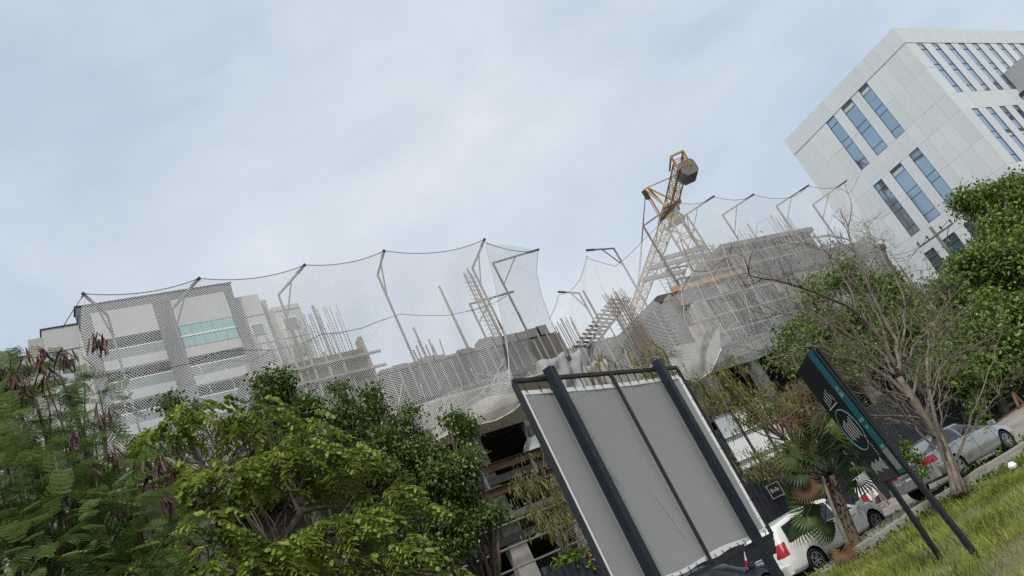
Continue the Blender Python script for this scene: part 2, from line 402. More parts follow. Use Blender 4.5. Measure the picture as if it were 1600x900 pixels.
# left block
lv = [3.3, 6.4, 9.1, 11.9, 15.43]
for z in lv: slab(0.5, 26.4, YF, 47, z)
edge = slab(0.5, 26.4, YF-.12, YF-.003, 15.3, 1.65, 'edge_beam', concrete_d)
for i in range(46):
    x = 1+i*.56+random.uniform(-.08, .08)
    if x < 26.2: box('batten', (x, YF-.2, 13.75+random.uniform(-.1, .1)), (x+.08, YF-.123, 15.35+random.uniform(-.15, .25)), timber_g, cb)
box('wall', (0.5, 47.01, 0), (46, 47.3, 15.1), concrete_d, cb); box('wall', (0.2, YF, 0), (.49, 47, 15.1), concrete_d, cb)
for x in (2, 6.5, 11, 15, 18.95, 22.6, 25.9):
    for k, (z0, z1) in enumerate(zip([0]+lv[:-1], lv)):
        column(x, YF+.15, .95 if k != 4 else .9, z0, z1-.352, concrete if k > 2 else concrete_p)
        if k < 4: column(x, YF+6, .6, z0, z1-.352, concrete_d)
# infill walls at the back of the top storey, and raised block with formwork
box('infill_wall', (0.8, YF+2.2, 11.91), (17.5, YF+2.4, 15.05), mat('block_wall', (.2, .18, .165), .95, .25, 2), cb)
box('infill_wall', (7.5, YF+3.2, 0), (18, YF+3.4, 11.5), mat('block_wall', (.2, .18, .165)), cb)
slab(9.8, 15.6, YF-.16, YF+3, 16.9, 1.44, 'raised_beam', concrete_d)
for i in range(7): box('batten', (14.2-i*.7, YF-.24, 15.2), (14.32-i*.7, YF-.163, 16.95+random.uniform(-.1, .6)), timber, cb)
for z in (15.75, 16.5): MB().bar((9.6, YF-.28, z), (16.2, YF-.28, z), .09, .12).build('waler', timber_g, cb)
box('formwork_end', (15.45, YF-.2, 15.4), (15.62, YF+.4, 17.5), timber, cb)
# broken concrete topping along the slab rim
for i in range(14):
    x = 15.9+i*.72; h = .12+.22*random.random()+(.25 if i > 7 else 0)
    box('rubble_edge', (x, YF-.05, 15.432), (x+.6+random.random()*.25, YF+.6, 15.43+h), concrete, cb)
# debris tray below the net
def tray(x0, x1, zi, zo, out, nm, mt):
    return fixn(MB().prism([(x0, YF-.02, zi), (x0, YF-out, zo), (x0, YF-out, zo+.09), (x0, YF-.02, zi+.09)], (x1-x0, 0, 0)).build(nm, mt, cb))
for i in range(7): tray(3+i*2.95, 5.93+i*2.95, 11.2, 12.7+random.uniform(-.06, .06), 1.9, 'tray_panel', ply if i >= 4 else timber_g)
# lower storeys: rusty steel beams, pipes, stacked blocks
rust_b = mat('rusty_beam', (.10, .055, .035), .85, .35, 2.5, .2)
def ibeam(p, q, h, w, nm='steel_beam'):
    m = MB(); p = Vector(p); q = Vector(q); u = Vector((0, 0, 1))
    m.bar(p+u*h/2, q+u*h/2, w, .03); m.bar(p-u*h/2, q-u*h/2, w, .03); m.bar(p, q, .03, h-.032); return m.build(nm, rust_b, cb)
ibeam((16.2, YF-.7, 9.35), (31, YF-.7, 9.35), .36, .25); ibeam((16.2, YF-.7, 8.25), (31, YF-.7, 8.25), .34, .25)
for x in (18.2, 20.9, 23.5, 26, 28.4): box('stiffener', (x, YF-.8, 8.43), (x+.12, YF-.6, 9.16), steel, cb)
slab(15, 33, YF-.55, YF-.01, 7.25, .3, 'ledge', concrete_d)
for z, y in ((6.75, .75), (5.75, .8), (4.9, .5)): MB().tube([(12, YF-y, z), (33, YF-y, z+.06)], .045, 6).build('pipe', steel, cb)
for x in (21.9, 24.6, 27.2): MB().tube([(x, YF-.78, .2), (x, YF-.78, 7.2)], .05, 6).build('pipe', steel, cb)
for i in range(20):
    x = 17.6+i*.72; MB().tube([(x, YF+1.2+.3*(i % 3), 11.95 if i % 2 else 6.4), (x, YF+1.2+.3*(i % 3), 15.0 if i % 2 else 8.7)], .035, 5).build('prop', steel, cb)
red_b = mat('red_brick', (.22, .07, .05), .9, .25, 3); wht_b = mat('white_board', (.62, .6, .57), .8, .1, 2)
for i in range(16):
    x = 18.2+i*.55; z0 = 3.31+random.uniform(0, .3)
    box('stacked_board', (x, YF+2.6, z0), (x+.4, YF+2.75, z0+1.0+.8*random.random()), wht_b if i % 4 else red_b, cb)
for i in range(24): MB().bar((17.6+i*.4, YF+1.9, 3.32), (17.6+i*.4+random.uniform(-.5, .5), YF+1.9, 5.2), .045).build('brace', steel_d, cb)
# white wrapped bundle sitting on the upper steel beam
cw = box('tarpaulin', (21.3, YF-.2, 9.55), (23.4, YF+.6, 10.35), rail_m, None)
me = cw.data
for v in me.vertices:
    if v.co.z > 10: v.co.x += .7*(1 if v.co.x < 22 else -.25); v.co.z += .35*(v.co.x > 22.3); v.co.y += .1
tag(cw, 'crumpled white tarpaulin bundle on the rusty beam left of the billboard', 'tarpaulin')
sm = cw.modifiers.new('s', 'SUBSURF'); sm.levels = sm.render_levels = 2; sm.subdivision_type = 'SIMPLE'
tx = bpy.data.textures.new('crumple', 'CLOUDS'); tx.noise_scale = .4
dm = cw.modifiers.new('d', 'DISPLACE'); dm.texture = tx; dm.strength = .3
def sheet(px, Y, label, mt):
    q = [at(*p, y) for p, y in zip(px, Y)]; m = MB()
    for i in range(29):
        for j in range(11):
            u, v = i/28, j/10; p = q[0].lerp(q[1], u).lerp(q[3].lerp(q[2], u), v); p.y += .12*math.sin(u*17+v*3)*(.3+v)+.07*math.sin(v*13+u*9)+.05*math.sin(u*29-v*7)+random.uniform(-.03, .03); p.z += .09*math.sin(u*13)*(1-v); m.v.append(tuple(p))
    m.f = [(i*11+j, i*11+j+1, (i+1)*11+j+1, (i+1)*11+j) for i in range(28) for j in range(10)]
    o = m.build('hanging_sheet', mt, None, True); sm = o.modifiers.new('t', 'SOLIDIFY'); sm.thickness = .01; return tag(o, label, 'sheet', 'sheets hung on the unfinished building')
shm = mat('grey_sheet', (.27, .27, .265), .8, .12, 1.2)
sheet([(838, 566), (905, 545), (925, 640), (850, 650)], (33.2, 33.4, 33.2, 33), 'pale grey sheet hung at the right end of the left block', shm)
sheet([(905, 575), (945, 560), (975, 640), (930, 650)], (35.6, 36, 35.6, 35.2), 'brownish sheet hung in the gap above the billboard', mat('brown_sheet', (.30, .27, .24), .85, .25, 2.5))
# back part seen through the gap
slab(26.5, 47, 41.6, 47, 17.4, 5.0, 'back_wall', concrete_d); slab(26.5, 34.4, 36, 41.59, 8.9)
for i in range(12): box('batten', (28+i*1.2, 41.45, 12.8), (28.1+i*1.2, 41.598, 17.2+.3*random.random()), timber_g, cb)
# right block
RV = [4.8, 8.2, 11.9, 16.15]
for z in RV: slab(34.5, 58.5, YF, 47, z, .45)
slab(34.5, 58.5, YF-.2, YF-.003, 12.0, .95, 'edge_beam', concrete)
slab(35.5, 41.5, YF-.1, YF-.003, 16.1, .9, 'edge_beam', concrete_d)
for i in range(5): box('form_board', (35.6+i*1.35, YF-.22, 16.05+.05*i), (36.85+i*1.35, YF-.103, 16.38+.05*i), mat('orange_ply', (.42, .25, .14), .8, .2, 2), cb)
box('upper_wall', (42.2, YF+.2, 16.16), (51.5, YF+.5, 18.35), concrete_d, cb); slab(42.0, 51.8, YF-.05, 46, 18.7, .34, 'roof_slab', concrete)
box('upper_wall', (51.51, YF+1.2, 16.16), (58.2, YF+1.5, 17.3), concrete_d, cb)
box('wall', (58.2, YF+.5, 0), (58.5, 47, 16.1), concrete_d, cb); box('wall', (34.5, YF+.8, 0), (34.8, 41.5, 11.4), concrete_d, cb)
for x in (35.1, 38.9, 43.0, 47.5, 52, 57.6):
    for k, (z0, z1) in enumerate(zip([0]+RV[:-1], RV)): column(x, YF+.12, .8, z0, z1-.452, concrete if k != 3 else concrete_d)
    if x > 42: column(x, YF+.25, .8, 16.16, 18.3 if 42 < x < 52 else 17.2, concrete)
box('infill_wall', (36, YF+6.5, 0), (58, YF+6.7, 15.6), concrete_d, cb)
for x, w in ((37.2, 1.5), (45.6, 1.3), (50.2, 1.1)): column(x, YF-.05, w, 12.02, 15.1, concrete_p)
for x, w in ((40.2, 2.1), (47.9, 1.7), (53.6, 2.2)): box('opening_shade', (x, YF+.9, 12.2), (x+w, YF+.93, 14.9), mat('opening_shade_black', (.02, .02, .025), .9, .3, 2), cb)  # near-black panels standing in for the shade inside the open bays
for i in range(34):
    x = 35.8+i*.66+random.uniform(-.15, .15); y = YF+.7+random.random()*2.5
    MB().tube([(x, y, 11.91), (x+random.uniform(-.1, .1), y, 15.68)], .04, 5).build('prop', steel, cb)
for i in range(10):
    x = 36+i*2.2; MB().tube([(x, YF+.6, 11.95), (x+random.choice((-1, 1))*1.6, YF+.7, 15.6)], .04, 5).build('brace', timber_g, cb)
for i in range(70):
    x = 35.2+i*.33+random.uniform(-.2, .2); z0 = random.choice((11.3, 12.1, 12.9)); z1 = z0+random.uniform(1.5, 3.9); y = YF-random.uniform(.26, .6)
    MB().bar((x, y, z0), (x+random.uniform(-.25, .25), y, z1), random.choice((.035, .05, .09)), .04).build('form_post', random.choice((timber_g, timber, steel, rust)), cb)
for i in range(40):
    x = 41.8+i*.4+random.uniform(-.15, .15); z1 = (18.3 if x < 51.5 else 17.2)+random.uniform(-.2, .4)
    MB().bar((x, YF-.12, 16.2+random.uniform(0, .4)), (x+random.uniform(-.1, .1), YF-.12, z1), random.choice((.04, .06, .1)), .04).build('form_post', random.choice((timber_g, steel, rust)), cb)
for z in (12.6, 13.7, 14.9, 16.6, 17.4): MB().bar((35+random.random()*3, YF-.66, z), (50+random.random()*7, YF-.66, z+random.uniform(-.06, .06)), .06, .1).build('waler', timber_g, cb)
for i in range(16):
    x = random.uniform(35, 56); z = random.uniform(12, 15.5); box('form_panel', (x, YF-.24, z), (x+random.uniform(.5, 1.3), YF-.205, z+random.uniform(.6, 1.6)), random.choice((ply, concrete_d, timber_g, concrete)), cb)
# joists poking out of the roof formwork on the upper right
for i in range(9): MB().bar((41.9-.28*i, YF-.3, 18.3-.28*i), (44.4-.28*i, YF+3.4, 18.45-.28*i), .1, .16).build('joist', timber_g, cb)
# white corrugated sheeting on the right block's ground floor
cs = empty('corrugated_hoarding', (35, YF-1, 0), 'white corrugated metal sheets in a dark frame right of the billboard', 'metal sheeting')
zinc = mat('white_zinc', (.72, .74, .74), .45, .06, 1.5)
def corr(x0, x1, z0, z1, Y):
    m = MB(); n = int((x1-x0)/.045); 
    for i in range(n+1):
        x = x0+(x1-x0)*i/n; y = Y+.02*math.sin(i*math.pi/2.)
        m.v += [(x, y, z0), (x, y, z1)]
    m.f = [(2*i, 2*i+2, 2*i+3, 2*i+1) for i in range(n)]; return m
for i in range(3):
    for j in range(3): corr(32.2+i*1.55, 33.7+i*1.55, 4.0+j*1.35, 5.3+j*1.35, YF-1.1).build('sheet', zinc, cs)
for i in range(4): box('frame', (32.14+i*1.55, YF-1.22, 3.9), (32.2+i*1.55, YF-1.13, 8.1), steel_d, cs)
for j in range(4): box('frame', (32.1, YF-1.2, 3.93+j*1.35), (36.9, YF-1.14, 3.99+j*1.35), steel_d, cs)

# ------------------------------------------------------------------ starter bars, props
def rebar(name, px0, px1, Y, n, h0, h1, label, lean=.0, stirrup=False, r=.018, mt=None, group=None, rows=2):
    a = at(*px0, Y); b = at(*px1, Y); m = MB()
    for i in range(n):
        t = (i+random.uniform(-.3, .3))/max(1, n-1)
        for k in range(rows):
            p = a.lerp(b, t)+Vector((0, k*.5*random.random(), -.3)); h = random.uniform(h0, h1)
            q = p+Vector((random.uniform(-lean, lean), random.uniform(-.05, .05), h)); m.tube([p, q], r*random.uniform(.8, 1.3), 4)
    if stirrup:
        k = 0
        while k < h1*.8:
            m.bar(a+Vector((0, 0, k)), b+Vector((0, 0, k)), .02); m.bar(a+Vector((0, .45, k)), b+Vector((0, .45, k)), .02); k += .28
    return tag(m.build(name, mt or rust), label, 'rebar', group or 'starter bars sticking up from the concrete')
RG = 'starter bars sticking up from the concrete'
rebar('rebar_cluster', (395, 590), (470, 575), 34, 12, 1.6, 2.6, 'thin steel bars rising before the apartment block right wing', .1)
rebar('rebar_cluster', (470, 578), (556, 556), 34, 16, 1.6, 3.4, 'tall thin bars rising from the raised beam left of centre', .12)
rebar('rebar_cluster', (655, 566), (692, 556), 34, 7, 1.0, 1.7, 'short stubby bars on the slab beside a leaning prop', .15, r=.035, rows=1)
rebar('rebar_cage', (775, 530), (790, 527), 34.2, 5, 4.4, 5.0, 'tall narrow rebar cage leaning behind the net near the corner', .05, True, .022)
rebar('rebar_cluster', (884, 545), (912, 536), 38.5, 10, 1.9, 2.5, 'comb-like row of upright bars in the gap between the blocks', .05, r=.025, rows=1)
rebar('rebar_cluster', (995, 548), (1026, 541), 33.4, 13, 3.4, 4.4, 'dense tall bundle of brown bars left of the crane mast', .1, True, .018)
rebar('rebar_cluster', (1052, 455), (1078, 450), 34.2, 8, 1.6, 2.4, 'short bar bundle standing between the two crane lattices', .08, True, .02)
rebar('rebar_cluster', (1100, 440), (1150, 432), 33.6, 22, 2.2, 3.2, 'wide dense wall of bars at the foot of the crane mast', .1, True, .02)
rebar('rebar_cluster', (1160, 384), (1182, 380), 34, 7, 1.0, 1.7, 'few thin bars on the upper right roof slab', .1, rows=1)
rebar('rebar_cluster', (1222, 370), (1250, 364), 34, 7, 1.5, 2.3, 'bars sticking up at the right end of the roof slab', .1)
rebar('rebar_cluster', (138, 652), (160, 648), 33.6, 5, 3.0, 3.8, 'thin bars rising beside the left end of the net', .05, rows=1)
def prop(p0, p1, Y, r, label, mt=timber_g):
    return tag(MB().tube([at(*p0, Y), at(*p1, Y)], [r*1.1, r*.9], 7).build('timber_prop', mt), label, 'prop', 'poles standing on the unfinished slabs')
prop((732, 545), (686, 447), 34.2, .07, 'long slanting pole on the slab between two net posts')
prop((668, 562), (646, 512), 34.2, .06, 'short slanting pole left of the long one on the slab')
prop((518, 555), (488, 478), 34, .08, 'upright pole with a ragged top above the raised beam')
prop((942, 510), (911, 454), 36.5, .06, 'thin pole beside the back net post in the gap')
prop((1190, 386), (1168, 350), 34, .06, 'lone thin pole on the upper right roof slab')
# sloping stair formwork in the gap
st = empty('stair_formwork', at(910, 545, 37), 'sloping grey stair formwork with ladder-like slats in the gap', 'formwork')
A, B = at(915, 540, 37), at(975, 462, 37)
for dy in (-.9, 0, .8): MB().bar(A+Vector((dy, dy*.5, -.1)), B+Vector((dy, dy*.5, -.1)), .1, .14).build('stringer', timber_g, st)
for i in range(13):
    c = A.lerp(B, (i+.5)/13); MB().bar(c+Vector((-1.3, -.3, -.05)), c+Vector((1.1, .9, .05)), .12, .09).build('slat', timber_g, st)
for i in range(5):
    c = A.lerp(B, (i+.5)/5); MB().tube([c, (c.x+.1, c.y, c.z-2.6)], .05, 5).build('leg', timber_g, st)
# steel girders beside the crane
gr_ = empty('launching_girders', at(1050, 410, 36), 'pair of grey steel girders crossing behind the crane lattices', 'girder')
for a, b in (((1035, 405), (1100, 386)), ((1012, 420), (1100, 398)), ((1005, 437), (1070, 424))):
    MB().bar(at(*a, 38), at(*b, 38), .22, .3).build('girder', steel, gr_)
for a, b in (((1040, 425), (1085, 400)), ((1050, 400), (1075, 440)), ((1080, 400), (1065, 440))): MB().tube([at(*a, 38.2), at(*b, 38.2)], .05, 5).build('brace', steel, gr_)

# ------------------------------------------------------------------ net posts
POSTS = [  # tip, elbow, brace on arm, brace on post, tipY, postY, foot z, label
 ((130, 459), (168, 493), (149, 476), (174, 528), 32.1, 33.3, 15.4, 'leftmost bent net post in front of the apartment block'),
 ((311, 435), (267, 485), (289, 460), (281, 510), 32.1, 33.3, 15.4, 'net post whose dark arm tip ends above the grey portal frame'),
 ((476, 414), (435, 461), (455, 438), (448, 498), 32.1, 33.3, 15.4, 'bent net post in front of the apartment block right wing'),
 ((600, 392), (590, 430), (595, 411), (604, 464), 32.1, 33.3, 15.4, 'tall net post standing alone against the sky left of centre'),
 ((757, 374), (738, 419), (749, 396), (752, 446), 32.1, 33.3, 15.4, 'highest net post at the corner where the net turns'),
 ((841, 390), (770, 411), (804, 401), (781, 446), 34.6, 33.4, 15.4, 'corner net post with a long sideways arm at the end of the left net'),
 ((801, 456), (734, 475), (767, 466), (745, 506), 35.6, 34.2, 15.4, 'lower inner net post with sideways arm behind the corner net'),
 ((873, 456), (905, 458), (891, 457), (916, 483), 42.0, 42.2, 16.4, 'low net post with dark arm at the back of the gap'),
 ((917, 391), (959, 388), (940, 390), (974, 415), 36.7, 37.2, 15.0, 'dark net post with flat arm left of the crane'),
 ((1057, 316), (1005, 353), (1030, 335), (1022, 385), 32.1, 33.3, 16.2, 'dark net post crossing in front of the crane turntable'),
 ((1115, 307), (1065, 340), (1090, 323), (1080, 367), 32.1, 33.3, 16.2, 'net post just right of the crane mast'),
 ((1177, 304), (1129, 336), (1151, 321), (1144, 366), 32.1, 33.3, 18.7, 'net post over the upper right roof slab'),
 ((1263, 290), (1213, 322), (1237, 307), (1228, 346), 32.1, 33.3, 18.7, 'net post whose tip overlaps the white office block edge'),
 ((1322, 283), (1270, 320), (1294, 302), (1287, 342), 32.1, 33.3, 16.3, 'rightmost net post at the right end of the net'),
]
TIP = []
for tp_, el_, b0, b1, ty, py, fz, lab in POSTS:
    T, E_ = at(*tp_, ty), at(*el_, py); TIP.append(T)
    e = empty('net_post', (E_.x, E_.y, fz), lab, 'net post', 'bent steel posts carrying the debris net')
    d = (T-E_); s = (Vector(b0)-Vector(el_)).length/max(1, (Vector(tp_)-Vector(el_)).length)
    MB().bar(E_, (E_.x, E_.y, fz), .09).build('post', steel, e)
    MB().bar(E_+d*.001, T, .085).build('arm', steel, e)
    MB().bar(E_+d*.72, T+d.normalized()*.06, .105).build('arm_sleeve', steel_d, e)
    zb = at(*b1, py).z; MB().bar(E_+d*s, (E_.x, E_.y, zb), .055).build('brace', steel, e)
inner = MB()

# ------------------------------------------------------------------ debris nets
net_m = netmat('net_mesh', .125, .185, (.82, .815, .80)); net_f = netmat('net_mesh_fine', .115, .19, (.80, .79, .77)); net_d = netmat('net_mesh_bunched', .06, .34, (.56, .54, .5))
def curve(pts, n, sag=0.):
    """polyline through control points, sagging between them"""
    pts = [Vector(p) for p in pts]; out = []
    for i in range(len(pts)-1):
        for k in range(n):
            t = k/n; p = pts[i].lerp(pts[i+1], t); p.z -= sag*4*t*(1-t)*((pts[i+1]-pts[i]).length/5.)**1.3; out.append(p)
    out.append(pts[-1]); return out
def resample(c, n):
    d = [0]
    for i in range(1, len(c)): d.append(d[-1]+(c[i]-c[i-1]).length)
    tt = np.linspace(0, d[-1], n); a = np.array([list(p) for p in c])
    return [Vector([np.interp(t, d, a[:, k]) for k in range(3)]) for t in tt]
def net_sheet(name, top, bot, nv, mt, label=None, parent=None, belly=.25, seed=0, par=False):
    nu = len(top)
    if not par: bot = resample(bot, nu)
    m = MB(); uv = []
    W = [0]
    for i in range(1, nu): W.append(W[-1]+((top[i]-top[i-1]).length+(bot[i]-bot[i-1]).length)/2)
    for i in range(nu):
        for j in range(nv+1):
            t = j/nv; p = top[i].lerp(bot[i], t)
            b = belly*math.sin(math.pi*t)*(math.sin(W[i]*.9+seed)+.55*math.sin(W[i]*2.3+3*t+seed)) + .05*math.sin(9*W[i]+seed)*t
            p = p+Vector((.15*b, -b, 0)); m.v.append(tuple(p)); uv.append((W[i], t*(top[i]-bot[i]).length))
    for i in range(nu-1):
        for j in range(nv): m.f.append((i*(nv+1)+j, (i+1)*(nv+1)+j, (i+1)*(nv+1)+j+1, i*(nv+1)+j+1))
    me = m.mesh(name); l = me.uv_layers.new(name='uv')
    for lp in me.loops: l.data[lp.index].uv = uv[lp.vertex_index]
    o = link(name, me, mt, parent, True); return o
def rope(pts, r, mt, parent, nm='rope'): return MB().tube(pts, r, 5).build(nm, mt, parent, True)

nA = empty('debris_net', (12, 32, 11), 'wide white debris net with dark ropes hung across the left block', 'net', 'debris nets round the building site')
topA = curve([at(96, 512, 32.3)]+TIP[:5], 10, .38); topA = topA[9:]
botA = [at(120, 705, 32.3), at(300, 770, 32.2), at(520, 760, 32.1), at(640, 720, 31.7), at(722, 662, 31.4), at(806, 628, 31.4)]
net_sheet('mesh', topA, resample(curve(botA, 8), len(topA)), 26, net_m, parent=nA, belly=.22)
bA = resample(curve(botA, 8), len(topA))
for i0, i1, t0, t1, sd3 in ((30, 41, .82, 1, 8),):
    ii = [i for i in range(i0, min(i1+1, len(topA)))]
    if len(ii) > 1: net_sheet('overlap', [topA[i].lerp(bA[i], t0)+Vector((0, -.06, 0)) for i in ii], [topA[i].lerp(bA[i], t1)+Vector((.1*math.sin(i), -.1, 0)) for i in ii], 18, net_m, parent=nA, belly=.22, seed=sd3, par=True)
rope([p+Vector((0, -.01, 0)) for p in topA], .016, rope_m, nA)
rope([at(*TP, 32.0) for TP in ((100, 640), (125, 622), (140, 604), (158, 585), (200, 582), (250, 578), (300, 567), (330, 554), (348, 549), (385, 547), (430, 547), (480, 534), (503, 522), (530, 520), (565, 513), (592, 502), (624, 491), (660, 493), (700, 493), (745, 483), (775, 472), (792, 462))], .016, rope_m, nA)
rope([at(*q, 32.0) for q in ((130, 462), (113, 487), (97, 513))], .018, rope_m, nA)
for st_ in ([(786, 470), (793, 540), (796, 600), (780, 625), (745, 645), (706, 668), (650, 700)], [(788, 560), (770, 598), (742, 622), (716, 640)], [(657, 600), (668, 632), (679, 662)], [(735, 575), (748, 600), (763, 622)], [(628, 600), (622, 640), (600, 690)], [(745, 584), (775, 588), (795, 596)], [(792, 585), (760, 610), (728, 632), (708, 642)], [(310, 570), (330, 610), (342, 640)], [(352, 575), (366, 600), (376, 640)], [(190, 600), (196, 640), (202, 670)]):
    rope(curve([at(*q, 31.55) for q in st_], 4), .014, rope_w, nA, 'gathered_strand')
nB = empty('debris_net', at(830, 600, 34), 'pale net sheet turning the corner at the right end of the left block', 'net', 'debris nets round the building site')
lft = curve([at(758, 379, 32.05), at(772, 440, 32.1), at(786, 510, 32.1), at(795, 560, 32), at(798, 612, 31.8)], 5)
rgt = curve([at(841, 391, 34.6), at(838, 425, 34.8), at(846, 460, 35), at(859, 496, 35.2), at(873, 528, 35.2), at(886, 562, 35), at(905, 606, 34.6)], 4)
net_sheet('mesh', resample(lft, 24), resample(rgt, 24), 14, net_f, parent=nB, belly=.12, par=True)
rope(curve([at(758, 379, 32.05), at(841, 391, 34.6)], 10, .25), .018, rope_m, nB); rope(rgt, .015, rope_w, nB); rope(lft, .02, rope_w, nB, 'gathered_strand')
nC = empty('debris_net', at(940, 560, 37), 'net hung round the gap between the two blocks left of the crane', 'net', 'debris nets round the building site')
topC = curve([at(873, 461, 42), at(890, 456, 41.6), at(906, 437, 39.5), at(917, 400, 36.7)], 5, .1)+curve([at(920, 404, 36.7), at(962, 416, 36), at(1006, 374, 35), at(1057, 320, 32.1)], 7, .15)
botC = curve([at(861, 503, 42), at(885, 570, 40), at(930, 602, 37), at(1000, 606, 34), at(1090, 590, 31.8), at(1186, 560, 31.9)], 8)
net_sheet('mesh', topC, resample(botC, len(topC)), 20, net_f, parent=nC, belly=.15, seed=2)
rope(topC, .016, rope_m, nC); rope([at(873, 461, 42), at(868, 478, 42), at(858, 500, 42)], .018, rope_m, nC)
for st_ in ([(925, 410), (950, 470), (985, 540), (1010, 585)], [(960, 430), (990, 500), (1030, 570)], [(890, 470), (905, 530), (935, 590)]): rope(curve([at(*q, 33.6) for q in st_], 4), .012, rope_w, nC, 'gathered_strand')
nD = empty('debris_net', (48, 32, 11), 'debris net sagging between the posts across the right block', 'net', 'debris nets round the building site')
topD = curve(TIP[9:14], 9, .55)+[at(1330, 300, 32.2)]
botD = curve([at(1186, 560, 31.9), at(1240, 535, 31.7), at(1300, 505, 31.8), at(1360, 480, 32), at(1400, 440, 32.2)], 8)
net_sheet('mesh', topD, resample(botD, len(topD)), 24, net_f, parent=nD, belly=.2, seed=4)
rope(topD[:-1], .015, rope_m, nD); rope([at(1330, 298, 32.2), at(1350, 345, 32.2), at(1400, 440, 32.2)], .018, rope_w, nD)
rope(curve([at(*q, 32) for q in ((1062, 372), (1083, 424), (1106, 424), (1132, 403), (1145, 381), (1180, 384), (1220, 378), (1260, 383), (1285, 375))], 4, .05), .016, rope_m, nD)
for st_ in ([(1125, 370), (1140, 420), (1163, 460), (1180, 520)], [(1160, 400), (1172, 440), (1200, 500)], [(1090, 445), (1105, 480), (1124, 505), (1150, 540)], [(1064, 450), (1070, 500), (1090, 540)], [(1100, 540), (1124, 507), (1122, 540), (1112, 575)], [(1020, 485), (1042, 520), (1062, 552)], [(1080, 475), (1092, 500), (1105, 520)], [(1125, 505), (1145, 538), (1165, 540), (1210, 520)], [(1130, 520), (1155, 500)]):
    rope(curve([at(*q, 31.5) for q in st_], 4), .013, rope_w, nD, 'gathered_strand')
nE = empty('hanging_net_bag', at(1090, 590, 31.5), 'bunched net bag sagging below the right block above the billboard', 'net')
t_ = curve([at(1045, 545, 31.6), at(1085, 535, 31.4), at(1124, 508, 31.3)], 9, -.05); b_ = curve([at(1046, 560, 31.3), at(1062, 590, 30.9), at(1088, 597, 30.7), at(1112, 580, 30.8), at(1127, 545, 31.1)], 6)
net_sheet('mesh', t_, resample(b_, len(t_)), 12, net_d, parent=nE, belly=.35, seed=1)
rope(b_, .03, rope_w, nE)
nG = empty('hanging_net_bag', at(770, 650, 31.3), 'bunched net roll sagging along the plywood tray left of the billboard', 'net')
t_ = curve([at(640, 694, 31.5), at(706, 645, 31.3), at(760, 620, 31.3), at(812, 612, 31.4)], 8, .1); b_ = curve([at(648, 702, 31.2), at(720, 668, 31.0), at(775, 657, 30.9), at(805, 640, 31.0), at(820, 622, 31.3)], 7, .1)
net_sheet('mesh', t_, resample(b_, len(t_)), 8, net_d, parent=nG, belly=.2, seed=3); rope(b_, .03, rope_w, nG)

# ------------------------------------------------------------------ tower crane
yel = mat('crane_yellow', (.30, .17, .06), .7, .3, 2.5, col2=(.42, .29, .14)); pale = mat('weathered_crane_paint', (.36, .20, .07), .75, .25, 2, col2=(.44, .30, .15))
cx, cy, cz = 49.6, 42.0, 27.1
crn = empty('tower_crane', (cx, cy, 12), 'yellow tower crane with concrete counterweight rising behind the right block', 'crane')
def truss(p, q, w, n, r, mt, nm, tri=False, h=None):
    p, q = Vector(p), Vector(q); d = (q-p).normalized(); u = Vector((0, 0, 1)) if abs(d.z) < .9 else Vector((0.43, .903, 0))
    a = d.cross(u).normalized(); b = a.cross(d); h = h or w
    cs_ = [(-w/2, -h/2), (w/2, -h/2), (w/2, h/2), (-w/2, h/2)] if not tri else [(-w/2, -h/2), (w/2, -h/2), (0, h/2)]
    k = len(cs_); m = MB(); L = (q-p).length
    P = lambda i, t: p+d*(L*t)+a*cs_[i % k][0]+b*cs_[i % k][1]
    for i in range(k): m.bar(P(i, 0), P(i, 1), r*2.2)
    for s in range(n):
        t0, t1 = s/n, (s+1)/n
        for i in range(k):
            if (s+i) % 2: m.bar(P(i, t0), P(i+1, t1), r)
            else: m.bar(P(i+1, t0), P(i, t1), r)
            m.bar(P(i, t1), P(i+1, t1), r)
    return m.build(nm, mt, crn)
truss((cx, cy, 10), (cx, cy, cz-1.2), 1.4, 11, .05, pale, 'mast')
dj = Vector((.43, .903, 0))
c0 = Vector((cx, cy, cz))
truss(c0+dj*1.0, c0+dj*22, 1.1, 20, .042, pale, 'jib', True, 1.2)
cj = Vector((.50, .866, 0))
truss(c0-cj*.9, c0-cj*7.5, .75, 8, .04, yel, 'counter_jib')
m = MB(); m.lathe((cx, cy, cz-1.25), [(0, 0), (.75, 0), (.75, .3), (.62, .4), (.62, .9), (.8, .95), (.8, 1.15), (0, 1.15)], 18); m.build('turntable', yel, crn)
MB().box((-.8, -1.2, -.12), (.8, 1.1, .12), Matrix.Translation(c0) @ Matrix.Rotation(-math.atan2(.43, .903), 4, 'Z')).build('turntable_frame', yel, crn)
ap = c0+dj*.9+Vector((-.2, .3, 3.2))
m = MB()
for s in (-.5, .5):
    sd_ = Vector((dj.y, -dj.x, 0))*s
    m.bar(c0-dj*.9+sd_, ap+sd_*.3, .12); m.bar(c0+dj*1.0+sd_, ap+sd_*.3, .12)
m.build('apex_frame', yel, crn)
m = MB()
for s in (-.3, .3):
    sd_ = Vector((dj.y, -dj.x, 0))*s; m.tube([ap, c0-cj*4.6+sd_+Vector((0, 0, .55))], .045, 5)
    m.tube([ap, c0+dj*16+sd_*.3+Vector((0, 0, .5))], .03, 5)
m.build('tie_bar', pale, crn)
hk = ap+Vector((-.35, .1, -.3)); box('hook_block', hk-Vector((.16, .12, .75)), hk+Vector((.16, .12, .1)), steel_d, crn)
MB().tube([hk-Vector((0, 0, .7)), hk-Vector((0, 0, 11))], .025, 5).build('hoist_cable', steel_d, crn)
ce = c0-cj*7.5
side = Vector((cj.y, -cj.x, 0))
m = MB()
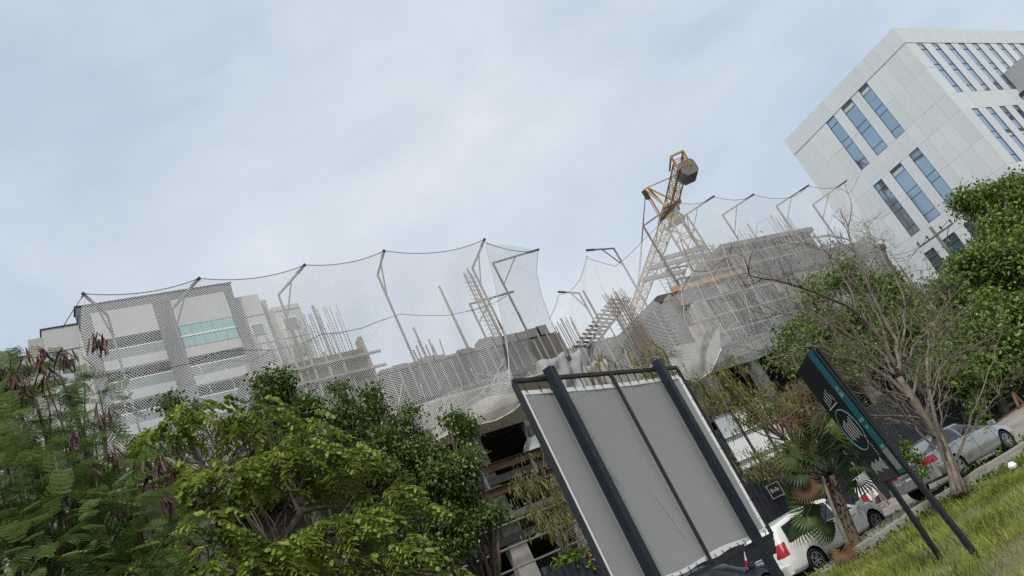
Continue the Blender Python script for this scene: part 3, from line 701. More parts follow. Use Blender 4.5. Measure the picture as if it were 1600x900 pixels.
for s in (-.5, .5):
    m.bar(ce+side*s+Vector((0, 0, -.5)), ce-cj*.2+side*s+Vector((0, 0, .7)), .13); m.bar(ce-cj*.2+side*s+Vector((0, 0, .7)), ce+cj*1.6+side*s+Vector((0, 0, .5)), .11)
m.bar(ce-cj*.2-side*.5+Vector((0, 0, .7)), ce-cj*.2+side*.5+Vector((0, 0, .7)), .13); m.build('end_frame', yel, crn)
# faceted counterweight blocks hung beside the counter-jib end
gw = mat('counterweight_concrete', (.14, .133, .125), .9, .15, 2, .15)
Rz = Matrix.Rotation(-math.atan2(cj.x, cj.y), 4, 'Z')
hexa = [(-.4, -.68), (.44, -.68), (.64, -.4), (.64, .36), (.44, .62), (-.48, .62), (-.62, .4), (-.62, -.36)]
for i in range(3):
    T_ = Matrix.Translation(ce+cj*(.25+.5*i)+side*.3+Vector((0, 0, -.55))) @ Rz
    poly = [T_@Vector((x, -.24, z)) for x, z in hexa]; o = fixn(MB().prism(poly, T_.to_3x3()@Vector((0, .48, 0))).build('counterweight', gw, crn)); bevel(o, .04)

# ------------------------------------------------------------------ utility pole
up = empty('utility_pole', (47, 24, 1.9), 'concrete utility pole with two crossarms before the white office block', 'utility pole')
MB().tube([(47, 24, 1.8), (47, 24, 12.35)], [.15, .085], 10).build('pole', concrete, up)
for z, h in ((11.75, 1.15), (10.2, 1.2)):
    MB().bar((46.8, 24+h, z), (47.1, 24-h, z), .07, .09).build('crossarm', concrete_d if z > 11 else steel_d, up)
    for t in (-.95, -.4, .4, .95):
        m = MB().lathe((46.95+.15*-t, 24+h*t, z+.06), [(.0, 0), (.03, 0), (.03, .08), (.07, .1), (.05, .16), (.07, .19), (.03, .26), (0, .26)], 8); m.build('insulator', steel_d, up)
MB().bar((47.05, 23.2, 11.7), (47, 24, 10.9), .04).build('brace', steel, up)
box('transformer', (46.6, 24.5, 8.9), (47.2, 25.1, 9.9), steel, up)
for i, (dy, z) in enumerate(((1.09, 12.0), (.46, 12.0), (-1.09, 12.0))):
    rope(curve([Vector((46.9, 24+dy, z)), Vector((58.3, 33.6, 14.6+.25*i))], 10, .12), .014, steel_d, up, 'wire')

# ------------------------------------------------------------------ dark street fence with small framed sign
fe = empty('site_fence', (20, 22.5, 0), 'dark ribbed metal site fence running behind the parked cars', 'fence')
navy = mat('dark_fence_paint', (.016, .020, .026), .55, .25, 1.2)
def fence_panel(w, h):
    m = MB(); n = int(w/.06)
    for i in range(n+1):
        y = .0 if (i//2) % 2 else -.03
        m.v += [(w*i/n, y, 0), (w*i/n, y, h)]
    m.f = [(2*i, 2*i+2, 2*i+3, 2*i+1) for i in range(n)]; return m.mesh('panel')
fp = fence_panel(2.36, 3.25)
for i in range(24):
    x = -2+2.4*i; o = link('panel', fp, navy); o.location = (x, 22.5, base_z(x+1.2)+.12); o.parent = fe; o.matrix_parent_inverse = inv(fe)
    box('post', (x-.04, 22.47, base_z(x)), (x-.0, 22.55, base_z(x)+3.4), navy, fe)
fs_ = empty('framed_sign', (23.3, 22.4, 2.5), 'small framed black notice on the dark fence right of the billboard', 'sign')
A_, B_ = at(1198, 762, 22.42), at(1222, 773, 22.42)
x0, x1, z0, z1 = A_.x-.05, A_.x+.62, B_.z-.02, A_.z+.06
box('board', (x0, 22.4, z0), (x1, 22.44, z1), mat('black_board', (.012, .012, .014), .5, .1), fs_)
grey_p = mat('grey_print', (.42, .42, .42), .6, .05)
for a, b in (((x0, z0), (x1, z0+.03)), ((x0, z1-.03), (x1, z1)), ((x0, z0+.031), (x0+.03, z1-.031)), ((x1-.03, z0+.031), (x1, z1-.031))): box('frame', (a[0], 22.385, a[1]), (b[0], 22.398, b[1]), grey_p, fs_)
for i in range(5):
    xx = x0+.13+i*.085; box('lettering', (xx, 22.392, (z0+z1)/2-.06+.03*(i % 2)), (xx+.05, 22.399, (z0+z1)/2+.1-.03*(i % 3)), grey_p, fs_)

# ------------------------------------------------------------------ billboard seen from behind
bb = empty('billboard', (7.4, 8.9, 0), 'large blank billboard seen from behind on two dark square posts', 'billboard')
BL, BR = Vector((5.46, 8.15, 0)), Vector((9.46, 9.63, 0)); bd = (BR-BL).normalized(); bn_ = Vector((bd.y, -bd.x, 0)); BZ0, BZ1 = 1.56, 4.46; BW = (BR-BL).length
bbm = mat('billboard_steel', (.010, .015, .023), .5, .25, 3, metal=.0)
bfm = mat('billboard_frame_steel', (.020, .021, .023), .55, .2, 3)
P = lambda s, z, off=0.: BL+bd*s+bn_*off+Vector((0, 0, z))
def bbar(name, a, b, w, h, mt): return bevel(MB().bar(a, b, w, h, up=bn_).build(name, mt, bb), .006)
bbar('frame_bar', P(0, BZ1), P(BW, BZ1), .055, .055, bfm); bbar('frame_bar', P(.0, BZ1-.037), P(.0, BZ0), .055, .06, bfm); bbar('frame_bar', P(BW, BZ1-.037), P(BW, BZ0), .045, .05, bfm)
bbar('frame_bar', P(.035, BZ0), P(BW-.035, BZ0), .06, .06, bfm)
def sat(px, py, off=0.):   # distance along the board for a pixel bearing
    d = ray(px, py); a = np.array([[bd.x, -d[0]], [bd.y, -d[1]]]); s = np.linalg.solve(a, np.array([-BL.x-bn_.x*off, -BL.y-bn_.y*off])); return s[0]
s1, s2, s3 = sat(871, 600, .12), sat(1044, 594, .12), sat(960, 595, .03)
for s in (s1, s2):
    post = bbar('post', P(s, -.3, .105), P(s, BZ1+.1, .105), .125, .125, bbm)
bbar('mid_bar', P(s3, BZ0+.03, .03), P(s3, BZ1-.035, .03), .045, .04, bfm)
# stretched canvas, a little loose along its hem
canvas = mat('canvas_back', (.295, .295, .30), .75, .03, .9, .03, spec=.2)
hem = mat('canvas_hem', (.72, .73, .72), .7, .04)
def hemz(s): return BZ1-.13-.035*math.sin(math.pi*s/BW*1.0)-.004*abs(math.sin(s*5.2))
m = MB(); NS = 48
for i in range(NS+1):
    s = .10+(BW-.2)*i/NS
    for j in range(13):
        zt_, zb_ = hemz(s)-.055, BZ0+.14+.02*math.sin(s*3); z = zt_+(zb_-zt_)*j/12
        m.v.append(tuple(P(s, z, -.02-.03*math.sin(math.pi*j/12)*math.sin(math.pi*i/NS)+.004*math.sin(s*6+z*3))))
m.f = [(i*13+j, i*13+j+1, (i+1)*13+j+1, (i+1)*13+j) for i in range(NS) for j in range(12)]
fixn(m.build('canvas', canvas, bb, True))
for nm, za, zb_ in (('hem', lambda s: hemz(s)-.054, lambda s: hemz(s)+.005), ('hem', lambda s: BZ0+.075+.012*math.sin(s*7), lambda s: BZ0+.139+.02*math.sin(s*3))):
    m = MB()
    for i in range(NS+1):
        s = .07+(BW-.14)*i/NS; m.v += [tuple(P(s, za(s), -.012)), tuple(P(s, zb_(s), -.012))]
    m.f = [(2*i, 2*i+2, 2*i+3, 2*i+1) for i in range(NS)]; m.build(nm, hem, bb)
for s in (.085, BW-.085): MB().bar(P(s, BZ0+.14, -.01), P(s, BZ1-.18, -.01), .02, .045, up=bn_).build('hem', hem, bb)
for i in range(17):
    s = .2+i*(BW-.4)/16+random.uniform(-.04, .04)
    for zt_, zb_ in ((BZ1-.03, hemz(s)-.03), (BZ0+.11, BZ0+.02)): MB().tube([P(s, zt_, .01), P(s+random.uniform(-.02, .03), (zt_+zb_)/2, .02), P(s+.01, zb_, .0)], .007, 5).build('tie', bfm, bb)
for i in range(9):
    z = BZ0+.3+i*.29
    MB().tube([P(BW-.02, z, .03), P(BW-.1, z-.02, .0)], .008, 5).build('tie', bfm, bb)
scr = mat('canvas_scratch', (.40, .40, .395), .7, .05)
for (a, za), (b, zb_), w_ in (((1.75, 2.75), (1.86, 2.30), .004), ((1.88, 2.24), (1.92, 2.08), .003), ((3.72, 1.98), (3.75, 1.86), .004), ((.75, 2.2), (.78, 2.0), .002)):
    MB().bar(P(a, za, .0), P(b, zb_, .0), w_, .012, up=bn_).build('scratch', scr, bb)
dk = ray(925, 686); tk = (P(s1+.09, 0, .105).x*dk[0]+P(s1+.09, 0, .105).y*dk[1])/(dk[0]**2+dk[1]**2); zk = EYE+dk[2]*tk
box_ = MB().bar(P(s1+.05, zk-.01, .15), P(s1+.13, zk+.02, .15), .045, .035).build('bracket', steel, bb)

# ------------------------------------------------------------------ leaning black and teal sign
def near_axis(px, py, B):
    d = ray(px, py); h = np.array([d[0], d[1]]); t = (B.x*h[0]+B.y*h[1])/(h@h); return Vector((d[0]*t, d[1]*t, EYE+d[2]*t))
SB1, SB2 = atZ(1524, 860, .12), atZ(1464, 862, .12)      # near and far feet
SN0, SN1 = near_axis(1267, 542, SB1), near_axis(1421, 738, SB1)     # near edge, top and bottom
SF0, SF1 = near_axis(1245, 582, SB2), near_axis(1380, 756, SB2)
ts = empty('leaning_sign', SB1, 'leaning black sign with teal strip and white lettering on two posts', 'sign')
acr = ((SF0-SN0)+(SF1-SN1)).normalized(); dwn = ((SN1-SN0)+(SF1-SF0)).normalized(); nrm = acr.cross(dwn).normalized()
if nrm.dot(Vector((0, 0, EYE))-SN0) < 0: nrm = -nrm
def SP(s, t, off=0.):
    a = SN0.lerp(SF0, s); b = SN1.lerp(SF1, s); p = a.lerp(b, t)
    return p+nrm*off
def patch(name, s0, s1_, t0, t1, off, mt, th=.01):
    q = [SP(s0, t0, off), SP(s1_, t0, off), SP(s1_, t1, off), SP(s0, t1, off)]; return fixn(MB().prism(q, -nrm*th).build(name, mt, ts))
blk = mat('sign_black', (.012, .013, .015), .5, .15, 2); teal = mat('sign_teal', (.02, .20, .22), .5, .08, 1.5); wpr = mat('white_print', (.82, .82, .80), .6, .05); gryp = mat('sign_grey', (.07, .07, .07), .5, .1)
tgl = mat('teal_print_pale', (.22, .50, .47), .6, .05)
patch('board', 0, 1, 0, 1, 0, blk, .03)
patch('strip', .05, .235, .01, .985, .012, teal)
patch('lower_panel', .36, .99, .86, .99, .01, gryp)
for t0, t1, a, b in ((.30, .335, .10, .17), (.345, .385, .09, .19), (.56, .585, .07, .22), (.615, .64, .10, .17), (.77, .795, .08, .19)): patch('strip_mark', a, b, t0, t1, .02, tgl, .006)
patch('strip_label', .065, .22, .80, .955, .02, mat('label_grey', (.42, .44, .43), .6, .05), .006)
for i in range(5): patch('lettering', .46, .47, .30, .36, .012, wpr, .004) if i == 0 else patch('lettering', .44+.08*i, .455+.08*i, .24+.012*i, .33+.01*i, .014, wpr, .004)
patch('lettering', .44, .86, .372, .38, .014, wpr, .004)
ring_c = []
for k in range(28):
    an = 2*math.pi*k/28; ring_c.append(SP(.63+.31*math.cos(an), .58+.165*math.sin(an), .012))
MB().tube(ring_c+[ring_c[0]], .012, 5).build('emblem_ring', tgl, ts)
for i in range(6): patch('lettering', .44+.075*i, .463+.075*i, .495+.012*(i % 3), .655-.012*(i % 2), .014, wpr, .004)
for i in range(9): patch('lettering', .44+.055*i, .463+.055*i, .83+.01*(i % 3), .925-.008*(i % 4), .016, wpr, .004)
for i in range(8): patch('lettering', .40, .415, .66+.02*i, .674+.02*i, .014, wpr, .004)
dN = (SN1-SN0).normalized(); 
MB().bar(SP(.12, .02)-nrm*.12, SP(.12, 1)-nrm*.075, .07, .07).build('post', blk, ts); MB().bar(SP(.12, .98)-nrm*.075, SB1-Vector((0, 0, .4)), .075, .075).build('post', blk, ts)
MB().bar(SF0-nrm*.09, SF1-nrm*.09, .07, .07).build('post', blk, ts); MB().bar(SF1-nrm*.09, SB2-Vector((0, 0, .4)), .075, .075).build('post', blk, ts)

# ------------------------------------------------------------------ cars
tyre_m = mat('tyre', (.012, .012, .013), .85, .2, 6); rim_m = mat('alloy_rim', (.42, .43, .44), .35, .05, metal=.8); liner = mat('wheel_arch', (.008, .008, .008), .9, .1)
car_glass = glass('car_glass', (.020, .022, .026), .0, .04); tail_m = mat('tail_lamp', (.32, .012, .02), .4, .1, spec=.6); chrome = mat('chrome', (.5, .5, .5), .15, .05, metal=1.)
seam_m = mat('door_seam', (.03, .03, .03), .8, .1)
def paint(name, col, metal=0., rough=.22):
    m = mat(name, col, rough, .03, 1.5, metal=metal, spec=.5); b = m.node_tree.nodes['Principled BSDF']; b.inputs['Coat Weight'].default_value = .6; b.inputs['Coat Roughness'].default_value = .06; return m
def smooth1(a, k):
    if k < 2: return a
    p = np.pad(a, (k, k), mode='edge'); ker = np.ones(2*k+1)/(2*k+1); return np.convolve(p, ker, 'valid')
def make_car(name, label, loc, rz, pitch, L, st, wheels, wr, pm, glassz, tailz, plate=None):
    """st: rows x, zbot, zbelt, ztop, wlow, wbelt, wroof (rear bumper at x=0)"""
    root = empty(name, (0, 0, 0), label, 'car')
    st = np.array(st); N = 300; x = np.linspace(0, L, N); q = [smooth1(np.interp(x, st[:, 0], st[:, k]), 3) for k in range(1, 7)]
    zb, ze, zt, wl, wbt, wro = q
    G = []
    for i in range(N):
        c = np.array([(0, zb[i]), (wl[i]*.8, zb[i]), (wl[i]*.965, zb[i]+.07), (wl[i], zb[i]+.22), (wl[i]*1.005, zb[i]*.45+ze[i]*.55), (wbt[i], ze[i]-.04), (wbt[i]*.985, ze[i]+.015),
                      (wbt[i]*.35+wro[i]*.65, ze[i]*.35+zt[i]*.65), (wro[i], zt[i]-.07), (wro[i]*.85, zt[i]-.015), (0, zt[i]+.012)])
        for _ in range(2):
            a, b = c[:-1], c[1:]; nn = np.empty((2*len(a)+2, 2)); nn[0] = c[0]; nn[-1] = c[-1]; nn[1:-1:2] = .75*a+.25*b; nn[2:-1:2] = .25*a+.75*b; c = nn
        d = np.concatenate([[0], np.cumsum(np.hypot(*np.diff(c, axis=0).T))]); t = np.linspace(0, d[-1], 100)
        G.append(np.stack([np.interp(t, d, c[:, 0]), np.interp(t, d, c[:, 1])], 1))
    G = np.array(G); K = G.shape[1]
    V = np.zeros((N, 2*K-1, 3)); V[:, :, 0] = x[:, None]
    V[:, :K, 1] = -G[:, :, 0]; V[:, :K, 2] = G[:, :, 1]; V[:, K:, 1] = G[:, K-2::-1, 0]; V[:, K:, 2] = G[:, K-2::-1, 1]
    R_ = 2*K-1; vv = V.reshape(-1, 3)
    I, J = np.meshgrid(np.arange(N-1), np.arange(R_-1), indexing='ij'); I, J = I.ravel(), J.ravel()
    FQ = np.stack([I*R_+J, I*R_+J+1, (I+1)*R_+J+1, (I+1)*R_+J], 1); p = vv[FQ]; C = p.mean(1)
    Nn = np.cross(p[:, 2]-p[:, 0], p[:, 3]-p[:, 1]); Nn /= np.maximum(1e-9, np.linalg.norm(Nn, axis=1, keepdims=True))
    out = np.stack([C[:, 0]*0, C[:, 1], C[:, 2]-.6], 1); Nn *= np.where((Nn*out).sum(1) < 0, -1, 1)[:, None]
    Hh = (C[:, 2]-ze[I])/np.maximum(.05, zt[I]-ze[I])
    cls = np.full(len(FQ), 'body', dtype='<U16')
    tl_ = tailz(C, wl[I]); cls[tl_ & (C[:, 1] < 0)] = 'tail_light_r'; cls[tl_ & (C[:, 1] >= 0)] = 'tail_light_l'
    for nm, mk in glassz(C, Nn, Hh, wbt[I]):
        if nm == 'side_window':
            cls[mk & (C[:, 1] < 0)] = 'side_window_r'; cls[mk & (C[:, 1] >= 0)] = 'side_window_l'
        else: cls[mk] = nm
    for w in wheels: cls[((C[:, 0]-w)**2+(C[:, 2]-wr)**2 < (wr+.055)**2) & (np.abs(C[:, 1]) > .45*wl[I])] = 'cut'
    parts = {nm: [tuple(f) for f in FQ[cls == nm].tolist()] for nm in ('body', 'side_window_r', 'side_window_l', 'rear_window', 'windscreen', 'tail_light_r', 'tail_light_l')}
    for end in (0, N-1): parts['body'].append(tuple(end*R_+j for j in (range(R_) if end == 0 else reversed(range(R_)))))
    objs = {}
    for nm, fl in parts.items():
        if not fl: continue
        used = sorted({i for f in fl for i in f}); mp_ = {a: b for b, a in enumerate(used)}
        nm = nm[:-2] if nm[-2:] in ('_r', '_l') else nm
        me = bpy.data.meshes.new(nm); me.from_pydata([tuple(vv[i]) for i in used], [], [tuple(mp_[i] for i in f) for f in fl])
        o = link(nm, me, {'body': pm, 'tail_light': tail_m}.get(nm, car_glass), root, True); objs[nm] = fixn(o)
    for w in wheels:
        m = MB()
        i = int(w/L*(N-1)); wy_ = wl[i]
        for s in (-1, 1):
            yo = s*(wy_-.0)
            t = MB().lathe((w, yo-s*.12, wr), [(wr*.62, .11*s), (wr*.92, .12*s), (wr, .07*s), (wr, -.08*s), (wr*.9, -.11*s), (wr*.3, -.1*s)], 28, 'y').build('wheel', tyre_m, root, True); fixn(t)
            r = MB()
            for k in range(10):
                an = 2*math.pi*k/10+.2*(k % 2); r.bar((w+.05*math.cos(an), yo-s*.03, wr+.05*math.sin(an)), (w+wr*.62*math.cos(an), yo-s*.02, wr+wr*.62*math.sin(an)), .045, .03)
            r.lathe((w, yo-s*.05, wr), [(wr*.66, 0), (wr*.66, .04*s), (wr*.58, .045*s), (wr*.58, 0)], 24, 'y'); r.lathe((w, yo-s*.03, wr), [(.0, .01*s), (.06, .01*s), (.07, -.02*s)], 12, 'y')
            r.build('rim', rim_m, t)
            ln_ = MB().lathe((w, yo-s*.28, wr), [(wr+.056, .27*s), (wr+.056, 0), (0, 0)], 28, 'y').build('wheel_arch', liner, root); fixn(ln_)
    def ys(xx, zz):
        i = int(np.clip(xx/L*(N-1), 0, N-1)); g = G[i]; j0 = 14; return float(np.interp(zz, g[j0:, 1], g[j0:, 0]))
    for s in (-1, 1):
        for xx in ((wheels[0]+wheels[1])/2-.1, wheels[1]-.45, wheels[0]+.42):
            MB().tube([(xx, s*(ys(xx, z)+.001), z) for z in np.linspace(.42, 1.0, 8)], .006, 4).build('door_seam', seam_m, root)
        for xx in ((wheels[0]+wheels[1])/2-.3, wheels[1]-.75):
            z = float(np.interp(xx, x, ze))-.12; y = ys(xx, z); MB().bar((xx-.1, s*(y+.012), z), (xx+.1, s*(y+.012), z), .025, .03).build('door_handle', pm if name != 'sedan' else chrome, root)
        xm = wheels[1]-.35; zm = float(np.interp(xm, x, ze))+.06; y = ys(xm, zm-.06)
        bevel(box('wing_mirror', (xm-.05, s*(y+.02), zm-.07), (xm+.09, s*(y+.22), zm+.08), pm, root), .03, 3)
    if plate:
        px_, pz, txt = plate
        e = box('number_plate', (px_-.015, -.2, pz-.065), (px_, .2, pz+.065), rail_m, root); box('plate_band', (px_-.018, -.2, pz+.04), (px_-.0151, .2, pz+.065), mat('plate_blue', (.01, .03, .2), .5, .05), e)
        if txt:
            cu = bpy.data.curves.new('plate_text', 'FONT'); cu.body = txt; cu.size = .105; cu.align_x = 'CENTER'; cu.extrude = .001
            tmp = bpy.data.objects.new('tmp', cu); me = bpy.data.meshes.new_from_object(tmp); bpy.data.objects.remove(tmp)
            me.transform(Matrix(((0, 0, -1, px_-.017), (-1, 0, 0, 0), (0, 1, 0, pz-.055), (0, 0, 0, 1)))); me.materials.clear(); link('plate_text', me, seam_m, e)
        box('plate_recess', (px_-.012, -.34, pz+.075), (px_+.02, .34, pz+.11), pm, root)
        box('bumper', (px_-.09, -.86, .34), (px_+.1, .86, .58), pm, root)
        bevel(root.children[-1], .05, 3)
    root.rotation_euler = (0, -pitch, rz); root.location = loc
    return root
def van_glass(c, n, h, w):
    x, y, z = c.T
    return [('rear_window', (x < .6) & (n[:, 0] < -.4) & (z > .98) & (z < 1.52) & (np.abs(y) < .74*w)), ('windscreen', (x > 2.9) & (n[:, 0] > .3) & (h > .08) & (z > 1.05) & (np.abs(y) < .84*w) & (n[:, 2] < .93)),
      ('side_window', (np.abs(n[:, 1]) > .5) & (h > .08) & (h < .80) & (x > .42+.25*h) & (x < 3.62-.75*h) & (np.abs(x-1.55) > .04) & (np.abs(x-2.72) > .04))]
def van_tail(c, w): return (c[:, 0] < np.interp(c[:, 2], [.8, .95, 1.12, 1.52], [.04, .05, .12, .30])+.20) & (c[:, 2] > .80) & (c[:, 2] < 1.17) & (np.abs(c[:, 1]) > .72*w)
van = make_car('minivan', 'white minivan parked behind the billboard with red tail lamp', (17.55, 18.75, .04), rad(0), rad(2.2), 4.85,
  [(0, .42, .62, .70, .70, .68, .55), (.05, .34, .85, .95, .84, .82, .70), (.12, .30, .98, 1.12, .90, .88, .74), (.30, .27, 1.0, 1.52, .94, .92, .72), (.50, .25, 1.0, 1.68, .95, .935, .72), (1.2, .25, 1.0, 1.74, .955, .94, .73), (2.3, .25, .98, 1.75, .955, .94, .73), (2.9, .25, .97, 1.66, .955, .935, .71),
   (3.3, .25, .96, 1.42, .95, .93, .69), (3.75, .25, .95, 1.10, .95, .92, .72), (4.3, .25, .88, .97, .93, .89, .74), (4.6, .27, .76, .86, .88, .84, .70), (4.78, .32, .62, .70, .76, .72, .6), (4.85, .38, .52, .58, .6, .56, .5)],
  (1.02, 4.05), .335, paint('white_paint', (.66, .67, .62)), van_glass, van_tail, (-.01, .92, 'NKZ2P38'))
def sed_glass(c, n, h, w):
    x, y, z = c.T
    return [('rear_window', (x > .5) & (x < 1.5) & (n[:, 0] < -.2) & (z > 1.0) & (np.abs(y) < .80*w) & (h > .12) & (h < .97)), ('windscreen', (x > 2.3) & (n[:, 0] > .2) & (z > .98) & (h > .12) & (np.abs(y) < .82*w)),
      ('side_window', (np.abs(n[:, 1]) > .38) & (h > .10) & (h < .86) & (x > .82+.62*h) & (x < 3.5-.95*h) & (np.abs(x-2.0) > .03))]
def sed_tail(c, w): return (c[:, 0] < .34) & (c[:, 2] > .74) & (c[:, 2] < .95) & (np.abs(c[:, 1]) > .60*w)
sedan = make_car('sedan', 'silver sedan parked on the rising street behind the bare tree', (21.75, 16.05, .56), rad(0), rad(0), 4.75,
  [(0, .40, .60, .68, .66, .64, .5), (.05, .33, .78, .86, .80, .78, .62), (.14, .29, .88, .98, .86, .84, .68), (.5, .26, .92, 1.03, .90, .87, .70), (.8, .24, .94, 1.12, .905, .88, .66), (1.25, .22, .95, 1.37, .91, .885, .62), (1.8, .22, .945, 1.47, .91, .885, .61), (2.5, .22, .94, 1.46, .91, .88, .60), (2.9, .22, .93, 1.33, .91, .88, .61), (3.25, .22, .92, 1.14, .91, .88, .63),
   (3.6, .22, .90, 1.0, .905, .87, .68), (4.0, .23, .82, .90, .89, .84, .68), (4.45, .25, .70, .80, .84, .79, .64), (4.68, .3, .6, .66, .72, .68, .55), (4.75, .36, .5, .55, .55, .5, .42)],
  (1.0, 3.8), .325, paint('silver_paint', (.40, .40, .385), .55, .28), sed_glass, sed_tail, (-.012, .62, ''))
hatch = make_car('hatchback', 'dark blue car mostly hidden below the billboard beside the minivan', (13.05, 18.6, .02), rad(0), 0, 4.3,
  [(0, .40, .62, .70, .66, .64, .5), (.08, .32, .9, 1.0, .82, .8, .66), (.3, .28, .98, 1.3, .88, .85, .64), (.7, .25, .97, 1.45, .89, .86, .62), (1.8, .25, .95, 1.5, .89, .86, .62), (2.6, .25, .93, 1.32, .89, .86, .62), (3.1, .25, .9, 1.02, .88, .84, .66), (3.8, .26, .8, .88, .85, .8, .66), (4.2, .3, .62, .7, .72, .68, .55), (4.3, .36, .5, .56, .5, .48, .4)],
  (.8, 3.4), .315, paint('dark_blue_paint', (.012, .014, .03)), sed_glass, sed_tail)

hatch.scale = (1, 1, 1.1)

# ------------------------------------------------------------------ small street things
ws = empty('notice_board', (25.5, 20.6, .7), 'white notice board with red corner leaning beyond the minivan', 'sign')
P0 = at(1352, 762, 20.6)
Mw = Matrix.Translation(P0) @ Matrix.Rotation(rad(-8), 4, 'Y')
bo = MB().box((-.55, 0, -.45), (.5, .03, .45), Mw).build('board', rail_m, ws)
for i in range(3): MB().box((-.3, -.006, .1-.13*i), (.3, -.001, .14-.13*i), Mw).build('lettering', grey_p, ws)
MB().box((-.55, -.006, -.45), (-.2, -.001, -.12), Mw).build('red_mark', tail_m, ws)
for s in (-.45, .4): MB().bar(Mw@Vector((s, .05, -.45)), Mw@Vector((s, .1, -1.0)), .05).build('leg', timber, ws)
sh = empty('wooden_trestle', at(1380, 790, 20.3), 'light wooden trestle frame leaning beside the white notice board', 'trestle')
for a, b in (((1358, 752), (1372, 812)), ((1362, 757), (1392, 790)), ((1350, 800), (1385, 782)), ((1352, 806), (1368, 798))): MB().bar(at(*a, 20.3), at(*b, 20.4), .07, .05).build('board', timber, sh)
co_ = empty('traffic_cone', at(1380, 824, 18.2), 'small orange cone standing by the minivan front wheel', 'cone')
cp = at(1379, 823, 18.3); cone_m = mat('cone_orange', (.55, .07, .03), .6, .1)
cz_ = base_z(cp.x)+.03
box('base', (cp.x-.17, cp.y-.17, cz_), (cp.x+.17, cp.y+.17, cz_+.04), cone_m, co_); MB().lathe((cp.x, cp.y, cz_+.04), [(.12, 0), (.03, .42), (0, .42)], 12).build('cone', cone_m, co_)
MB().lathe((cp.x, cp.y, cz_+.2), [(.088, 0), (.07, .09)], 12).build('band', rail_m, co_)
lt = tag(MB().lathe(at(1584, 731, 13.4), [(0, 0), (.1, 0), (.12, .06), (.06, .16), (0, .17)], 7).build('plastic_bag', rail_m), 'crumpled white plastic bag on the grass by the kerb', 'litter')
aw = empty('wooden_barrier', at(1590, 630, 20), 'orange-brown wooden A-frame barrier at the far right edge', 'barrier')
for a, b in (((1581, 612), (1594, 640)), ((1581, 612), (1602, 634)), ((1590, 636), (1606, 630))): MB().bar(at(*a, 20.5), at(*b, 20.5), .09, .06).build('board', mat('barrier_wood', (.2, .12, .07), .8, .2, 3), aw)
sp_ = tag(MB().tube([at(1576, 517, 20.2), at(1604, 505, 20.2)], .04, 8).build('steel_pipe', rail_m), 'short white pipe sticking in from the right edge under the tree', 'pipe')

# ------------------------------------------------------------------ vegetation tools
def scatter(name, tmpl, faces, P_, A_, N_, S_, mt, parent=None, rnd=None):
    """copies of a template (x along leaf, y across, z normal) placed at P_ with axis A_, normal N_, scale S_ : one mesh"""
    n = len(P_); tm = np.array(tmpl, float); k = len(tm)
    A = A_/np.linalg.norm(A_, axis=1, keepdims=True); B = np.cross(N_, A); B /= np.maximum(1e-6, np.linalg.norm(B, axis=1, keepdims=True)); C = np.cross(A, B)
    S_ = np.asarray(S_).reshape(n, -1)
    v = P_[:, None] + S_[:, None, :1]*(tm[None, :, :1]*A[:, None] + tm[None, :, 1:2]*B[:, None] + tm[None, :, 2:3]*C[:, None])
    ar = np.array([len(f) for f in faces]); fl = np.concatenate([np.array(f) for f in faces])
    idx = (np.arange(n)[:, None]*k + fl[None]).ravel().astype(np.int32); tot = np.tile(ar, n); start = np.concatenate([[0], np.cumsum(tot)[:-1]])
    me = bpy.data.meshes.new(name); me.vertices.add(n*k); me.vertices.foreach_set('co', v.reshape(-1).astype(np.float32))
    me.loops.add(len(idx)); me.loops.foreach_set('vertex_index', idx); me.polygons.add(len(tot)); me.polygons.foreach_set('loop_start', start.astype(np.int32)); me.polygons.foreach_set('loop_total', tot.astype(np.int32))
    me.update(calc_edges=True)
    r = RNG.random(n) if rnd is None else rnd
    at_ = me.attributes.new('rnd', 'FLOAT', 'POINT'); at_.data.foreach_set('value', np.repeat(r, k).astype(np.float32))
    return link(name, me, mt, parent)
OVAL = ([(0, 0, 0), (.35, .22, .03), (.75, .18, .02), (1, 0, -.05), (.75, -.18, .02), (.35, -.22, .03), (.5, 0, -.03)], [(0, 6, 1), (1, 6, 2), (2, 6, 3), (3, 6, 4), (4, 6, 5), (5, 6, 0)])
RHOMB = ([(0, 0, 0), (.45, .24, .02), (1, 0, -.06), (.45, -.24, .02)], [(0, 2, 1), (0, 3, 2)])
STRIP = ([(0, -.05, 0), (0, .05, 0), (.5, .06, .03), (.5, -.06, .03), (1, .02, -.02), (1, -.02, -.02)], [(0, 3, 2, 1), (3, 5, 4, 2)])
def rv(n): 
    v = RNG.normal(size=(n, 3)); return v/np.linalg.norm(v, axis=1, keepdims=True)
def lobe_points(lobes, n, shell=.55):
    """points through the volume of ellipsoid lobes, biased outwards; returns points and outward directions"""
    w = np.array([l[1]**2 for l in lobes]); w = w/w.sum(); k = RNG.choice(len(lobes), n, p=w); d = rv(n)
    r = (shell+(1-shell)*RNG.random(n))**1.0
    r *= 1+.22*np.sin(d[:, 0]*6+k)*np.cos(d[:, 2]*5+2*k)+.16*np.sin(d[:, 1]*11+k*3)*np.cos(d[:, 0]*9-k)
    c = np.array([list(l[0]) for l in lobes]); R = np.array([l[1] for l in lobes]); sq = np.array([l[2] if len(l) > 2 else .85 for l in lobes])
    q = d*np.stack([np.ones(n), np.ones(n), sq[k]], 1)
    return c[k]+q*(R[k]*r)[:, None], d, k
